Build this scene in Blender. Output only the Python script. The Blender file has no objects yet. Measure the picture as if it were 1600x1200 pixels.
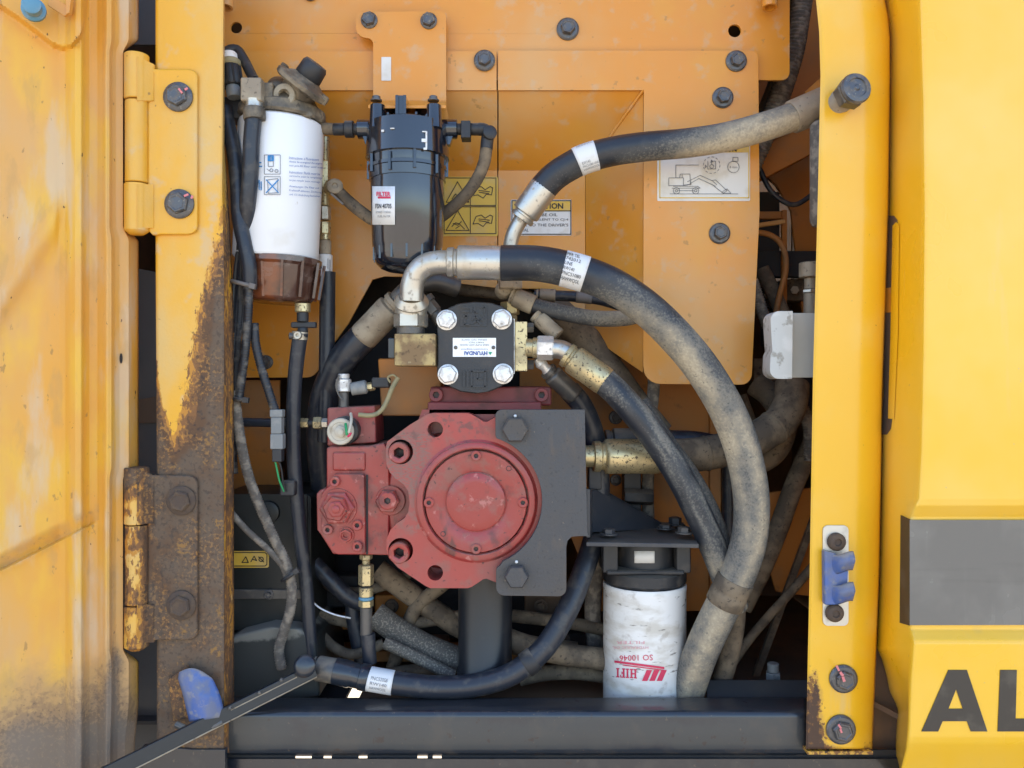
import bpy, math, random
from mathutils import Vector, Matrix, noise as mnoise
from mathutils.geometry import tessellate_polygon
random.seed(7)
R = math.radians
# ------------------------------------------------------------------ scale, camera, sky, sun
U = 0.00075            # metres per photo pixel in the plane of the door posts
D = 1280.0             # camera distance from that plane, in the same pixels
Z0 = 1.45              # height of the lens above the ground
def P(x, y, d=0.0):
    k = (D + d) / D * U
    return Vector(((x - 800) * k, d * U, Z0 + (600 - y) * k))
def K(d=0.0): return (D + d) / D * U

S = bpy.context.scene
cam = bpy.data.objects.new('camera', bpy.data.cameras.new('camera'))
S.collection.objects.link(cam); S.camera = cam
cam.location = (0, -D * U, Z0); cam.rotation_euler = (R(90), 0, 0)
cam.data.sensor_width = 36; cam.data.lens = 36 * D / 1600
cam.data.clip_start = 0.05; cam.data.clip_end = 3000
SUN_EL, SUN_AZ = R(52), R(-38)       # behind the machine, to the left
w = bpy.data.worlds.new('World'); S.world = w; w.use_nodes = True
nt = w.node_tree; bg = nt.nodes['Background']
sky = nt.nodes.new('ShaderNodeTexSky'); sky.sky_type = 'NISHITA'; sky.sun_disc = False
sky.sun_elevation = SUN_EL; sky.sun_rotation = SUN_AZ; sky.dust_density = 1.5; sky.air_density = 1.0; sky.ozone_density = 1.0
nt.links.new(sky.outputs[0], bg.inputs[0]); bg.inputs[1].default_value = 0.15
sl = bpy.data.lights.new('sun', 'SUN'); sl.energy = 4.5; sl.angle = R(0.5); sl.color = (1, .95, .86)
so = bpy.data.objects.new('sun', sl); S.collection.objects.link(so)
sv = Vector((math.sin(SUN_AZ) * math.cos(SUN_EL), math.cos(SUN_AZ) * math.cos(SUN_EL), math.sin(SUN_EL)))
so.rotation_euler = (-sv).to_track_quat('-Z', 'Y').to_euler(); so.location = (0, 0, 6)
vs = S.view_settings; vs.view_transform = 'Standard'; vs.look = 'None'; vs.gamma = 1; vs.exposure = 1.85
try: S.cycles.max_bounces = 8; S.cycles.diffuse_bounces = 5
except Exception: pass

# ------------------------------------------------------------------ material helper
class N:
    def __init__(s, m):
        m.use_nodes = True; s.t = m.node_tree; s.b = s.t.nodes['Principled BSDF']
        s.geo = s.t.nodes.new('ShaderNodeNewGeometry')
    def put(s, sock, v):
        if hasattr(v, 'is_output'): s.t.links.new(v, sock)
        else: sock.default_value = v
    def math(s, op, a, b=0.0, clamp=False):
        n = s.t.nodes.new('ShaderNodeMath'); n.operation = op; n.use_clamp = clamp
        s.put(n.inputs[0], a); s.put(n.inputs[1], b); return n.outputs[0]
    def noise(s, scale, detail=4, rough=.55, stretch=None):
        n = s.t.nodes.new('ShaderNodeTexNoise'); n.inputs['Scale'].default_value = scale
        n.inputs['Detail'].default_value = detail; n.inputs['Roughness'].default_value = rough
        v = s.geo.outputs['Position']
        if stretch:
            q = s.t.nodes.new('ShaderNodeVectorMath'); q.operation = 'MULTIPLY'; s.t.links.new(v, q.inputs[0])
            q.inputs[1].default_value = stretch; v = q.outputs[0]
        s.t.links.new(v, n.inputs['Vector']); return n.outputs[0]
    def ramp(s, v, lo, hi):
        n = s.t.nodes.new('ShaderNodeMapRange'); n.interpolation_type = 'SMOOTHSTEP'; n.clamp = True
        s.put(n.inputs['Value'], v); n.inputs['From Min'].default_value = lo; n.inputs['From Max'].default_value = hi
        return n.outputs[0]
    def attr(s, name='wear'):
        n = s.t.nodes.new('ShaderNodeAttribute'); n.attribute_name = name; return n.outputs['Fac']
    def nz(s):
        q = s.t.nodes.new('ShaderNodeSeparateXYZ'); s.t.links.new(s.geo.outputs['Normal'], q.inputs[0]); return q.outputs[2]
    def mixc(s, f, a, b):
        n = s.t.nodes.new('ShaderNodeMix'); n.data_type = 'RGBA'
        s.put(n.inputs[0], f)
        for i, c in ((6, a), (7, b)):
            s.put(n.inputs[i], c if hasattr(c, 'is_output') else (c[0], c[1], c[2], 1))
        return n.outputs[2]
    def mixf(s, f, a, b):
        n = s.t.nodes.new('ShaderNodeMix'); n.data_type = 'FLOAT'
        s.put(n.inputs[0], f); s.put(n.inputs[2], a); s.put(n.inputs[3], b); return n.outputs[0]
def nzm(scale, lo, hi, amt=1.0, detail=4, stretch=None, rough=.55):
    def f(n):
        v = n.ramp(n.noise(scale, detail, rough, stretch), lo, hi)
        return n.math('MULTIPLY', v, amt) if amt != 1 else v
    return f
def atm(scale, amp, lo=.45, hi=.55, amt=1.0, stretch=None, detail=6, name='wear'):
    def f(n):
        v = n.math('ADD', n.attr(name), n.math('MULTIPLY', n.math('SUBTRACT', n.noise(scale, detail, .6, stretch), .5), amp))
        v = n.ramp(v, lo, hi)
        return n.math('MULTIPLY', v, amt) if amt != 1 else v
    return f
def upm(lo, hi, amt=1.0, scale=None):
    def f(n):
        v = n.nz()
        if scale: v = n.math('ADD', v, n.math('MULTIPLY', n.math('SUBTRACT', n.noise(scale, 5), .5), .9))
        return n.math('MULTIPLY', n.ramp(v, lo, hi), amt)
    return f
def mulm(a, b): return lambda n: n.math('MULTIPLY', a(n), b(n))
def M(name, col, rough=.5, metal=0.0, layers=(), bump=None, coat=0.0, spec=.5):
    m = bpy.data.materials.new(name); n = N(m)
    c = (*col, 1); r = rough; me = metal
    for L in layers:
        f = L[2](n); c = n.mixc(f, c if hasattr(c, 'is_output') else col, L[0]); r = n.mixf(f, r, L[1])
        if metal: me = n.mixf(f, me, L[3] if len(L) > 3 else 0.0)
    n.put(n.b.inputs['Base Color'], c); n.put(n.b.inputs['Roughness'], r); n.put(n.b.inputs['Metallic'], me)
    n.b.inputs['Coat Weight'].default_value = coat; n.b.inputs['Coat Roughness'].default_value = .12
    n.b.inputs['Specular IOR Level'].default_value = spec
    if bump:
        bn = n.t.nodes.new('ShaderNodeBump'); bn.inputs['Strength'].default_value = bump[1]; bn.inputs['Distance'].default_value = bump[2] if len(bump) > 2 else .001
        n.put(bn.inputs['Height'], n.noise(bump[0], 4)); n.t.links.new(bn.outputs[0], n.b.inputs['Normal'])
    return m
DUST = (.44, .355, .235); RUST = (.075, .038, .022); RUST2 = (.16, .06, .02)
MAT = {}
MAT['panel_yellow'] = M('panel_yellow', (.88, .485, .013), .27, 0, [((.58, .36, .10), .55, nzm(26, .60, .70, .22, 6, (1, 1, .06))), ((.85, .60, .17), .42, nzm(5, .40, .75, .35)), ((.55, .40, .20), .6, nzm(160, .70, .76, .5)), ((.7, .5, .15), .5, nzm(30, .6, .7, .25, 5, (1, 1, .15)))], (60, .02, .0008), .5)
MAT['pillar_yellow'] = M('pillar_yellow', (.84, .455, .013), .34, 0, [((.82, .54, .13), .45, nzm(9, .45, .75, .5)), ((.62, .45, .2), .6, nzm(25, .62, .72, .4, 5, (1, 1, .2))), ((.3, .16, .05), .7, nzm(240, .70, .74, .7)),
    ((.45, .24, .05), .7, atm(60, .8, .30, .55, .6)), (RUST2, .8, atm(190, 2.0, .50, .64, .9)), (RUST, .9, atm(130, 2.0, .66, .86))], (90, .03, .0008), .3)
MAT['door_yellow'] = M('door_yellow', (.72, .34, .038), .5, 0, [((.61, .36, .15), .65, nzm(5, .36, .60, .9, 6, (1, 1, .45))), ((.76, .43, .03), .45, nzm(12, .50, .66, .75, 5, (1, 1, .45))), ((.60, .46, .31), .7, nzm(20, .52, .66, .7, 6, (1, 1, .25))),
    ((.50, .29, .10), .8, nzm(44, .56, .70, .45, 6, (1, 1, .35))), ((.30, .17, .06), .8, nzm(90, .675, .71, .6, 4, (1, 1, .5))), ((.07, .04, .02), .8, nzm(150, .725, .745, .9, 3, (1, 1, .6))),
    ((.42, .26, .12), .85, atm(40, .8, .10, .62, .8, None, 8)), ((.24, .15, .085), .9, atm(130, 1.4, .40, .80, .7, None, 6)), ((.10, .068, .05), .9, atm(280, 2.0, .74, 1.0, .55)), ((.19, .16, .13), .85, atm(24, .7, .60, 1.1, .6))], (45, .08, .001), .1)
MAT['post_yellow'] = M('post_yellow', (.78, .39, .016), .42, 0, [((.66, .45, .17), .6, nzm(8, .42, .68, .8, 5, (1, 1, .6))), ((.60, .44, .26), .7, nzm(24, .56, .68, .6)), ((.30, .15, .05), .8, nzm(130, .69, .72, .7)),
    ((.50, .22, .03), .75, atm(110, .75, .42, .50, 1, (1, 1, .5))), ((.22, .10, .035), .85, atm(170, 1.5, .50, .58, 1, (1.2, 1, .6))), ((.115, .060, .030), .9, atm(90, 1.5, .58, .76, 1, (1, 1, .6))), ((.40, .19, .045), .85, mulm(atm(50, .5, .52, .60), mulm(nzm(240, .50, .60, .75), nzm(14, .43, .60)))), ((.05, .035, .028), .92, mulm(atm(30, .2, .6, .8), nzm(150, .56, .64, .8))),
    ((.13, .10, .072), .92, atm(40, 1.0, .85, 1.25, .65)), ((.06, .04, .03), .92, mulm(atm(30, .2, .7, .9), nzm(190, .54, .64, .6))), ((.26, .135, .04), .85, mulm(atm(30, .2, .7, .9), mulm(nzm(30, .58, .66), nzm(220, .48, .56)))) ], (260, .35, .001), .12)
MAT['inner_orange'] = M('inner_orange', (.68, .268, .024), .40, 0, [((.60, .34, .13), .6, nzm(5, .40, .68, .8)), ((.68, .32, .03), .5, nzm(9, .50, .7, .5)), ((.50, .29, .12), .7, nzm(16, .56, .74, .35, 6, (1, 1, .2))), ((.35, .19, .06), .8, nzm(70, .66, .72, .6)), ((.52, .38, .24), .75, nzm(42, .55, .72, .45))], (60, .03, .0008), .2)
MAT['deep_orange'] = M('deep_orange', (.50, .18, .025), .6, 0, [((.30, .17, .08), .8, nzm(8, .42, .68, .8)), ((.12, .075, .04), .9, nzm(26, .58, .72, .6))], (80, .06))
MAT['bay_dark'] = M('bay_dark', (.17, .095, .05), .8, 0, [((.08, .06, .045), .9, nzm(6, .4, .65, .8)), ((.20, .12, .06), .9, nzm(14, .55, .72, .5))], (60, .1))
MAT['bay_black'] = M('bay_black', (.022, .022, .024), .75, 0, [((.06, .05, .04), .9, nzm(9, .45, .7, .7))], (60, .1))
MAT['red'] = M('red', (.33, .036, .030), .34, 0, [((.29, .085, .07), .6, nzm(14, .42, .66, .75)), ((.24, .12, .09), .8, nzm(40, .52, .68, .55)), ((.09, .03, .028), .6, nzm(26, .57, .68, .65)), ((.06, .03, .028), .7, nzm(150, .64, .70, .75)), ((.52, .19, .16), .5, nzm(70, .62, .69, .65)), ((.05, .025, .022), .35, nzm(34, .62, .70, .7, 6, (1, 1, .35))), ((.36, .24, .17), .85, upm(.5, .95, .55, 90)), ((.22, .15, .12), .8, atm(260, .5, .45, .6, .75, (1, 1, .25)))], (130, .35, .0012), .3)
def posm(xa, xb, ya, yb, d, soft, nsc, amp):
    # a stain with a place of its own: a soft-edged patch between pixel columns xa..xb and rows ya..yb of the surface at depth d
    a, b = P(xa, yb, d), P(xb, ya, d); sf = soft * U
    def f(n):
        q = n.t.nodes.new('ShaderNodeSeparateXYZ'); n.t.links.new(n.geo.outputs['Position'], q.inputs[0]); nn = n.math('MULTIPLY', n.math('SUBTRACT', n.noise(nsc, 5), .5), amp * U)
        X = n.math('ADD', q.outputs[0], nn); Z = n.math('ADD', q.outputs[2], nn)
        m = n.math('MULTIPLY', n.ramp(X, a.x - sf, a.x + sf), n.math('SUBTRACT', 1.0, n.ramp(X, b.x - sf, b.x + sf)))
        return n.math('MULTIPLY', m, n.math('MULTIPLY', n.ramp(Z, a.z - sf, a.z + sf), n.math('SUBTRACT', 1.0, n.ramp(Z, b.z - sf, b.z + sf))))
    return f
_rl = [((.29, .085, .07), .6, nzm(14, .42, .66, .75)), ((.24, .12, .09), .8, nzm(40, .52, .68, .55)), ((.06, .03, .028), .7, nzm(150, .64, .70, .75)),
       ((.21, .13, .105), .85, mulm(posm(590, 672, 672, 775, 62, 8, 40, 40), nzm(220, .36, .58, .8, 4, (1, 1, 3)))), ((.24, .14, .11), .85, mulm(posm(640, 700, 750, 830, 62, 14, 40, 40), nzm(160, .42, .60, .7))), ((.14, .07, .06), .8, mulm(posm(600, 760, 640, 690, 62, 16, 30, 60), nzm(120, .48, .64, .7)))]
MAT['red_cover'] = M('red_cover', (.37, .046, .038), .38, 0, _rl, (140, .25, .001), .3)
MAT['red_dark'] = M('red_dark', (.20, .035, .035), .5, 0, [((.10, .05, .04), .8, nzm(30, .45, .7, .8))], (120, .15))
MAT['black_plastic'] = M('black_plastic', (.008, .011, .019), .12, 0, [((.04, .04, .042), .4, nzm(35, .62, .78, .3)), ((.3, .27, .22), .8, upm(.8, 1, .4, 60))], (60, .015), 1.0)
MAT['black_matt'] = M('black_matt', (.022, .023, .026), .5, 0, [((.12, .10, .08), .8, nzm(40, .52, .72, .5)), ((.26, .22, .17), .85, upm(.5, 1, .6, 70))], (140, .08))
MAT['plate_grey'] = M('plate_grey', (.058, .058, .062), .42, 0, [((.095, .080, .066), .8, nzm(18, .42, .66, .8)), ((.13, .10, .075), .85, nzm(55, .55, .70, .5, 5, (1, 1, .3))), ((.03, .03, .032), .5, nzm(240, .60, .68, .6)), ((.26, .20, .14), .9, nzm(200, .67, .73, .7))], (330, .6, .0009))
MAT['shelf_blue'] = M('shelf_blue', (.040, .042, .048), .42, 0, [((.10, .085, .07), .8, nzm(30, .48, .7, .5)), ((.25, .18, .11), .9, upm(.6, 1, .25, 120))], (320, .2, .0006))
MAT['pump_black'] = M('pump_black', (.030, .031, .034), .48, 0, [((.075, .068, .06), .75, nzm(28, .46, .68, .7)), ((.02, .02, .022), .4, nzm(70, .6, .7, .5))], (260, .25, .0006))
MAT['zinc'] = M('zinc', (.55, .53, .48), .37, .85, [((.40, .33, .22), .5, nzm(22, .48, .7, .8), .5), ((.28, .22, .14), .8, nzm(110, .58, .68, .6), 0), ((.12, .10, .08), .8, nzm(260, .66, .72, .6), 0)], (200, .06))
MAT['zinc_bright'] = M('zinc_bright', (.74, .73, .72), .38, .55, [((.52, .49, .44), .6, nzm(120, .48, .62, .6), .1), ((.22, .18, .13), .8, nzm(230, .62, .7, .6), 0)], (260, .15))
MAT['brass_zinc'] = M('brass_zinc', (.58, .48, .27), .36, .75, [((.34, .27, .15), .6, nzm(30, .46, .68, .8), .3), ((.05, .04, .03), .8, nzm(330, .57, .64, .85), 0)], (260, .15))
MAT['block_rusty'] = M('block_rusty', (.42, .31, .14), .45, .55, [((.19, .11, .05), .7, nzm(38, .44, .6, .85), 0), ((.08, .05, .03), .85, nzm(120, .55, .66, .7), 0), ((.55, .45, .25), .6, nzm(60, .68, .74, .7), .2)], (200, .25))
MAT['dusty_steel'] = M('dusty_steel', (.30, .24, .17), .6, .3, [((.42, .35, .25), .85, nzm(40, .42, .66, .8), 0), ((.09, .07, .05), .8, nzm(170, .6, .7, .7), 0)], (200, .25))
MAT['dark_steel'] = M('dark_steel', (.11, .105, .10), .42, .5, [((.20, .17, .13), .8, nzm(50, .45, .68, .7), 0), ((.32, .27, .2), .85, upm(.5, 1, .6, 80), 0)], (200, .2))
MAT['bolt_dark'] = M('bolt_dark', (.11, .11, .115), .36, .6, [((.16, .14, .12), .75, nzm(130, .45, .66, .7), 0), ((.34, .30, .24), .8, nzm(300, .60, .70, .6), 0)], (400, .25))
MAT['bolt_rust'] = M('bolt_rust', (.085, .058, .042), .85, 0, [((.13, .085, .05), .9, nzm(90, .45, .66, .7))], (320, .4))
MAT['hose'] = M('hose', (.018, .021, .028), .38, 0, [((.085, .085, .082), .8, atm(40, .7, .12, .55, .8)), ((.20, .185, .155), .9, atm(380, 1.1, .30, .62, .75)), (DUST, .95, atm(70, .7, .42, .92, .8)), ((.54, .45, .31), .95, atm(320, 1.0, .62, 1.0, .7)), ((.05, .048, .046), .85, mulm(nzm(260, .60, .67, .65), nzm(45, .45, .62)))], (700, .3, .0006))
MAT['hose_dark'] = M('hose_dark', (.022, .026, .036), .36, 0, [((.10, .095, .085), .8, nzm(70, .50, .7, .55)), ((.34, .29, .22), .9, atm(180, .9, .5, .75, .8))], (500, .2, .0006))
MAT['hose_brown'] = M('hose_brown', (.10, .075, .05), .8, 0, [((.24, .18, .115), .95, nzm(40, .40, .65, .8)), ((.045, .035, .028), .9, nzm(180, .58, .68, .7))], (400, .25))
MAT['braid'] = M('braid', (.11, .10, .085), .7, 0, [((.34, .30, .23), .9, nzm(420, .50, .62, .7))], (900, .8, .001))
MAT['conduit'] = M('conduit', (.022, .024, .03), .42, 0, [((.20, .18, .15), .85, nzm(70, .50, .68, .7))], (300, .1))
MAT['conduit_dust'] = M('conduit_dust', (.11, .095, .08), .8, 0, [((.28, .24, .19), .95, nzm(90, .42, .62, .8))], (300, .3))
MAT['canister_white'] = M('canister_white', (.80, .81, .83), .35, 0, [((.66, .64, .58), .6, nzm(18, .58, .74, .4)), ((.42, .34, .24), .8, nzm(60, .70, .76, .5))], None, .3)
MAT['canister_dirty'] = M('canister_dirty', (.80, .79, .76), .45, 0, [((.50, .45, .36), .7, nzm(20, .46, .68, .65, 6, (1, 1, 2.5))), ((.36, .31, .25), .75, nzm(55, .56, .70, .5, 6)), ((.14, .12, .10), .8, nzm(90, .63, .69, .75, 5, (.5, .5, 2.2))), ((.35, .28, .2), .85, atm(60, .8, .5, .8, .8))], None, .15)
MAT['amber'] = M('amber', (.075, .034, .024), .16, 0, [((.26, .07, .018), .3, nzm(17, .50, .64, .65)), ((.22, .16, .13), .6, nzm(40, .50, .72, .45))], (60, .02), .4)
MAT['primer_brown'] = M('primer_brown', (.12, .10, .075), .5, .35, [((.30, .24, .16), .85, nzm(45, .42, .66, .8), 0), ((.04, .035, .03), .8, nzm(110, .58, .68, .7), 0)], (300, .3))
MAT['port_tan'] = M('port_tan', (.34, .29, .21), .75, .1, [((.16, .13, .09), .8, nzm(90, .5, .68, .7), 0)], (300, .3))
MAT['label_white'] = M('label_white', (.74, .74, .73), .5, 0, [((.55, .50, .42), .7, nzm(45, .52, .72, .6)), ((.3, .26, .2), .8, nzm(200, .68, .74, .5))])
MAT['label_aged'] = M('label_aged', (.70, .68, .64), .5, 0, [((.56, .51, .42), .7, nzm(25, .45, .68, .8))])
MAT['label_yellow'] = M('label_yellow', (.72, .46, .06), .5, 0, [((.62, .44, .18), .6, nzm(30, .48, .7, .6))])
MAT['plate_alu'] = M('plate_alu', (.82, .83, .84), .35, .2, [((.6, .58, .53), .5, nzm(80, .55, .7, .6), 0)])
MAT['ink'] = M('ink', (.018, .018, .02), .55)
MAT['ink_grey'] = M('ink_grey', (.22, .22, .23), .55)
MAT['ink_faded'] = M('ink_faded', (.46, .45, .45), .55)
MAT['ink_blue'] = M('ink_blue', (.03, .22, .50), .5)
MAT['ink_navy'] = M('ink_navy', (.03, .08, .32), .5)
MAT['ink_green'] = M('ink_green', (.01, .30, .16), .5)
MAT['ink_red'] = M('ink_red', (.62, .03, .09), .5)
MAT['ink_pink'] = M('ink_pink', (.72, .36, .38), .6)
MAT['mark_pink'] = M('mark_pink', (.72, .22, .22), .6)
MAT['letter_black'] = M('letter_black', (.045, .036, .028), .45, 0, [((.55, .34, .06), .5, nzm(120, .715, .735, .8)), ((.12, .10, .07), .6, nzm(35, .52, .72, .5))])
MAT['stripe_grey'] = M('stripe_grey', (.120, .118, .110), .20, 0, [((.07, .07, .066), .3, nzm(28, .58, .66, .4, 5, (.06, 1, 1))), ((.26, .25, .22), .55, nzm(22, .56, .70, .4, 6, (1, 1, .15))), ((.20, .19, .17), .4, nzm(12, .45, .7, .5)), ((.4, .38, .34), .7, nzm(260, .735, .76, .6))], (30, .015), .6)  # first layer: dark level streaks painted as reflection lines
MAT['beam_black'] = M('beam_black', (.013, .018, .027), .30, 0, [((.046, .047, .045), .65, atm(30, .7, .40, .75, .9)), ((.10, .08, .06), .85, nzm(26, .54, .72, .35)), ((.16, .12, .08), .85, nzm(170, .66, .71, .5)), ((.05, .028, .018), .9, nzm(60, .64, .69, .6)), ((.2, .17, .13), .9, upm(.7, 1, .1, 70))], (420, .10, .0006), .5)
MAT['grey_plastic'] = M('grey_plastic', (.50, .50, .47), .55, 0, [((.62, .61, .58), .6, nzm(40, .5, .68, .6)), ((.24, .22, .18), .85, nzm(75, .56, .66, .7))], (180, .15))
MAT['grey_smooth'] = M('grey_smooth', (.48, .48, .44), .45, 0, [((.40, .40, .36), .5, nzm(12, .45, .7, .6))])
MAT['latch_steel'] = M('latch_steel', (.60, .58, .52), .38, .5, [((.45, .38, .28), .7, nzm(60, .5, .7, .6), 0)], (150, .1))
MAT['blue_plastic'] = M('blue_plastic', (.06, .12, .34), .45, 0, [((.15, .165, .23), .75, nzm(40, .40, .60, .85)), ((.28, .26, .24), .85, nzm(90, .55, .68, .6)), ((.32, .29, .25), .9, upm(.35, .9, .8, 60))], (80, .05), .2)
MAT['blue_cap'] = M('blue_cap', (.10, .26, .38), .5, 0, [((.3, .34, .36), .7, nzm(60, .5, .7, .6))])
MAT['slab_grey'] = M('slab_grey', (.065, .066, .07), .7, 0, [((.10, .095, .09), .8, nzm(10, .45, .7, .6))])
MAT['connector_grey'] = M('connector_grey', (.20, .21, .21), .5, 0, [((.32, .31, .28), .8, nzm(80, .48, .68, .6))])
MAT['wire_tan'] = M('wire_tan', (.30, .25, .13), .6, 0, [((.18, .17, .10), .8, nzm(60, .45, .68, .8))])
MAT['wire_green'] = M('wire_green', (.02, .30, .10), .5)
MAT['solenoid_cream'] = M('solenoid_cream', (.52, .47, .38), .5, .2, [((.34, .28, .19), .7, nzm(70, .48, .68, .7), 0)])
MAT['tank_black'] = M('tank_black', (.012, .015, .015), .42, 0, [((.035, .037, .034), .7, nzm(8, .42, .68, .8)), ((.20, .19, .16), .9, atm(60, 1.0, .5, .8))], (40, .08))
MAT['tie_grey'] = M('tie_grey', (.16, .14, .125), .6)
MAT['pipe_black'] = M('pipe_black', (.012, .014, .018), .34, 0, [((.05, .045, .04), .8, nzm(30, .55, .74, .5))], (300, .1))
MAT['recess_shade'] = M('recess_shade', (.035, .028, .028), .5, 0, [((.12, .07, .05), .7, nzm(200, .5, .65, .6))])  # for recess bottoms: their shade put into the colour
MAT['sand'] = M('sand', (.31, .265, .205), .95, 0, [((.24, .20, .155), .95, nzm(.6, .4, .65, .8)), ((.38, .33, .26), .95, nzm(6, .5, .7, .5))], (20, .4, .02))

# ------------------------------------------------------------------ geometry builder
class G:
    def __init__(s): s.v = []; s.f = []; s.a = []
    def add(s, vs, fs, a=None):
        o = len(s.v); s.v += [Vector(v) for v in vs]; s.a += (a if a else [0.0] * len(vs)); s.f += [[i + o for i in f] for f in fs]; return s
    def lathe(s, o, ax, prof, seg=32, rot=0.0, hexr=(), wear=None, up=None):
        """prof: (h, r) along ax from o, metres; hexr: indexes of rings given a hexagonal outline"""
        ax = Vector(ax).normalized(); ref = Vector((0, 0, 1)) if abs(ax.z) < .9 else Vector((0, 1, 0))
        e1 = (ref - ax * ref.dot(ax)).normalized(); e2 = ax.cross(e1)
        vs = []; a = []
        for i, (h, r) in enumerate(prof):
            for j in range(seg):
                t = 2 * math.pi * j / seg + rot; rr = r
                if i in hexr: rr = r * math.cos(R(30)) / math.cos(((t - rot) % R(60)) - R(30))
                q = Vector(o) + ax * h + (e1 * math.cos(t) + e2 * math.sin(t)) * rr
                vs.append(q); a.append(wear(h, t) if wear else 0.0)
        fs = []
        for i in range(len(prof) - 1):
            for j in range(seg):
                k = (j + 1) % seg; fs.append([i * seg + j, i * seg + k, (i + 1) * seg + k, (i + 1) * seg + j])
        if prof[0][1] > 1e-6: fs.append(list(range(seg))[::-1])
        if prof[-1][1] > 1e-6: fs.append([(len(prof) - 1) * seg + j for j in range(seg)])
        return s.add(vs, fs, a)
    def tube(s, pts, rad, seg=20, wear=None, cap=True):
        n = len(pts); T = []
        for i in range(n):
            T.append((pts[min(i + 1, n - 1)] - pts[max(i - 1, 0)]).normalized())
        ref = Vector((0, -1, 0))
        if abs(T[0].dot(ref)) > .9: ref = Vector((0, 0, 1))
        e1 = (ref - T[0] * ref.dot(T[0])).normalized(); vs = []; a = []; L = [0.0]
        for i in range(1, n): L.append(L[-1] + (pts[i] - pts[i - 1]).length)
        for i in range(n):
            e1 = (e1 - T[i] * e1.dot(T[i])).normalized(); e2 = T[i].cross(e1); t = L[i] / max(L[-1], 1e-9)
            r = rad(t) if callable(rad) else rad
            for j in range(seg):
                g = 2 * math.pi * j / seg; nrm = e1 * math.cos(g) + e2 * math.sin(g)
                vs.append(pts[i] + nrm * r); a.append(wear(t, nrm) if wear else 0.0)
        fs = []
        for i in range(n - 1):
            for j in range(seg):
                k = (j + 1) % seg; fs.append([i * seg + j, i * seg + k, (i + 1) * seg + k, (i + 1) * seg + j])
        if cap: fs.append(list(range(seg))[::-1]); fs.append([(n - 1) * seg + j for j in range(seg)])
        return s.add(vs, fs, a)
    def prism(s, outer, d0, th, holes=(), scale_at=None, depth_fn=None):
        """outline in photo pixels at depth d0, extruded straight back th pixels"""
        loops = [list(outer)] + [list(h) for h in holes]
        pts = [[P(q[0], q[1], (depth_fn(q[0], q[1]) if depth_fn else d0)) for q in lp] for lp in loops]
        tri = tessellate_polygon([[Vector((q.x, q.z, 0)) for q in lp] for lp in pts])
        flat = [q for lp in pts for q in lp]; n = len(flat); back = [q + Vector((0, th * U, 0)) for q in flat]
        fs = []
        for t in tri:
            a, b, c = (flat[i] for i in t)
            nrm = (b - a).cross(c - a)
            t = list(t) if nrm.y < 0 else list(t)[::-1]
            fs.append(t); fs.append([i + n for i in t[::-1]])
        o = 0
        for li, lp in enumerate(pts):
            m = len(lp); area = sum(lp[i].x * lp[(i + 1) % m].z - lp[(i + 1) % m].x * lp[i].z for i in range(m))
            ccw = (area > 0) == (li == 0)
            for i in range(m):
                j = (i + 1) % m; q = [o + i, o + j, o + j + n, o + i + n]
                fs.append(q[::-1] if ccw else q)
            o += m
        return s.add(flat + back, fs)
    def hexa(s, p):  # 8 points: front 4 (ccw from the camera), back 4
        return s.add(p, [[0, 1, 2, 3], [7, 6, 5, 4], [0, 4, 5, 1], [1, 5, 6, 2], [2, 6, 7, 3], [3, 7, 4, 0]])
    def box(s, x0, y0, x1, y1, d0, th):
        f = [P(x0, y1, d0), P(x1, y1, d0), P(x1, y0, d0), P(x0, y0, d0)]; v = Vector((0, th * U, 0))
        return s.hexa(f + [q + v for q in f])
    def obox(s, c, ax, L, wid, hgt):  # box along ax centred at c; wid across, hgt towards the camera
        ax = Vector(ax).normalized(); b = Vector((0, -1, 0)); b = (b - ax * b.dot(ax)).normalized(); a = ax.cross(b)
        q = []
        for sb in (1, -1):
            for sx, sa in ((-1, -1), (1, -1), (1, 1), (-1, 1)):
                q.append(Vector(c) + ax * sx * L / 2 + a * sa * wid / 2 + b * sb * hgt / 2)
        return s.hexa(q)
    def sheet(s, us, ys, fn, wear=None):
        vs = []; a = []; W = len(us)
        for y in ys:
            for u in us:
                x, yy, d = fn(u, y); vs.append(P(x, yy, d)); a.append(wear(x, yy) if wear else 0.0)
        fs = [[i * W + j, (i + 1) * W + j, (i + 1) * W + j + 1, i * W + j + 1] for i in range(len(ys) - 1) for j in range(W - 1)]
        return s.add(vs, fs, a)
ORG = {}
def link(o, parent=None, at=None):
    S.collection.objects.link(o); at = Vector(at) if at is not None else Vector((0, 0, 0)); ORG[o] = at
    if parent: o.parent = parent; o.location = at - ORG[parent]
    else: o.location = at
    return o
def obj(name, g, mat, parent=None, bevel=0, ang=38, solid=0, seg=2, label=None, kind=None):
    c = sum(g.v, Vector()) / len(g.v)
    me = bpy.data.meshes.new(name); me.from_pydata([v - c for v in g.v], [], g.f)
    if any(g.a):
        at = me.attributes.new('wear', 'FLOAT', 'POINT'); at.data.foreach_set('value', g.a)
    me.polygons.foreach_set('use_smooth', [True] * len(me.polygons)); me.update()
    me.set_sharp_from_angle(angle=R(ang))
    me.materials.append(MAT[mat]); o = bpy.data.objects.new(name, me); link(o, parent, c)
    if solid:
        m = o.modifiers.new('solid', 'SOLIDIFY'); m.thickness = solid * U; m.offset = -1
    if bevel:
        m = o.modifiers.new('bevel', 'BEVEL'); m.width = bevel * U; m.segments = seg; m.limit_method = 'ANGLE'; m.angle_limit = R(40); m.harden_normals = True
    if label: o['label'] = label
    if kind: o['kind'] = kind
    return o
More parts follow.
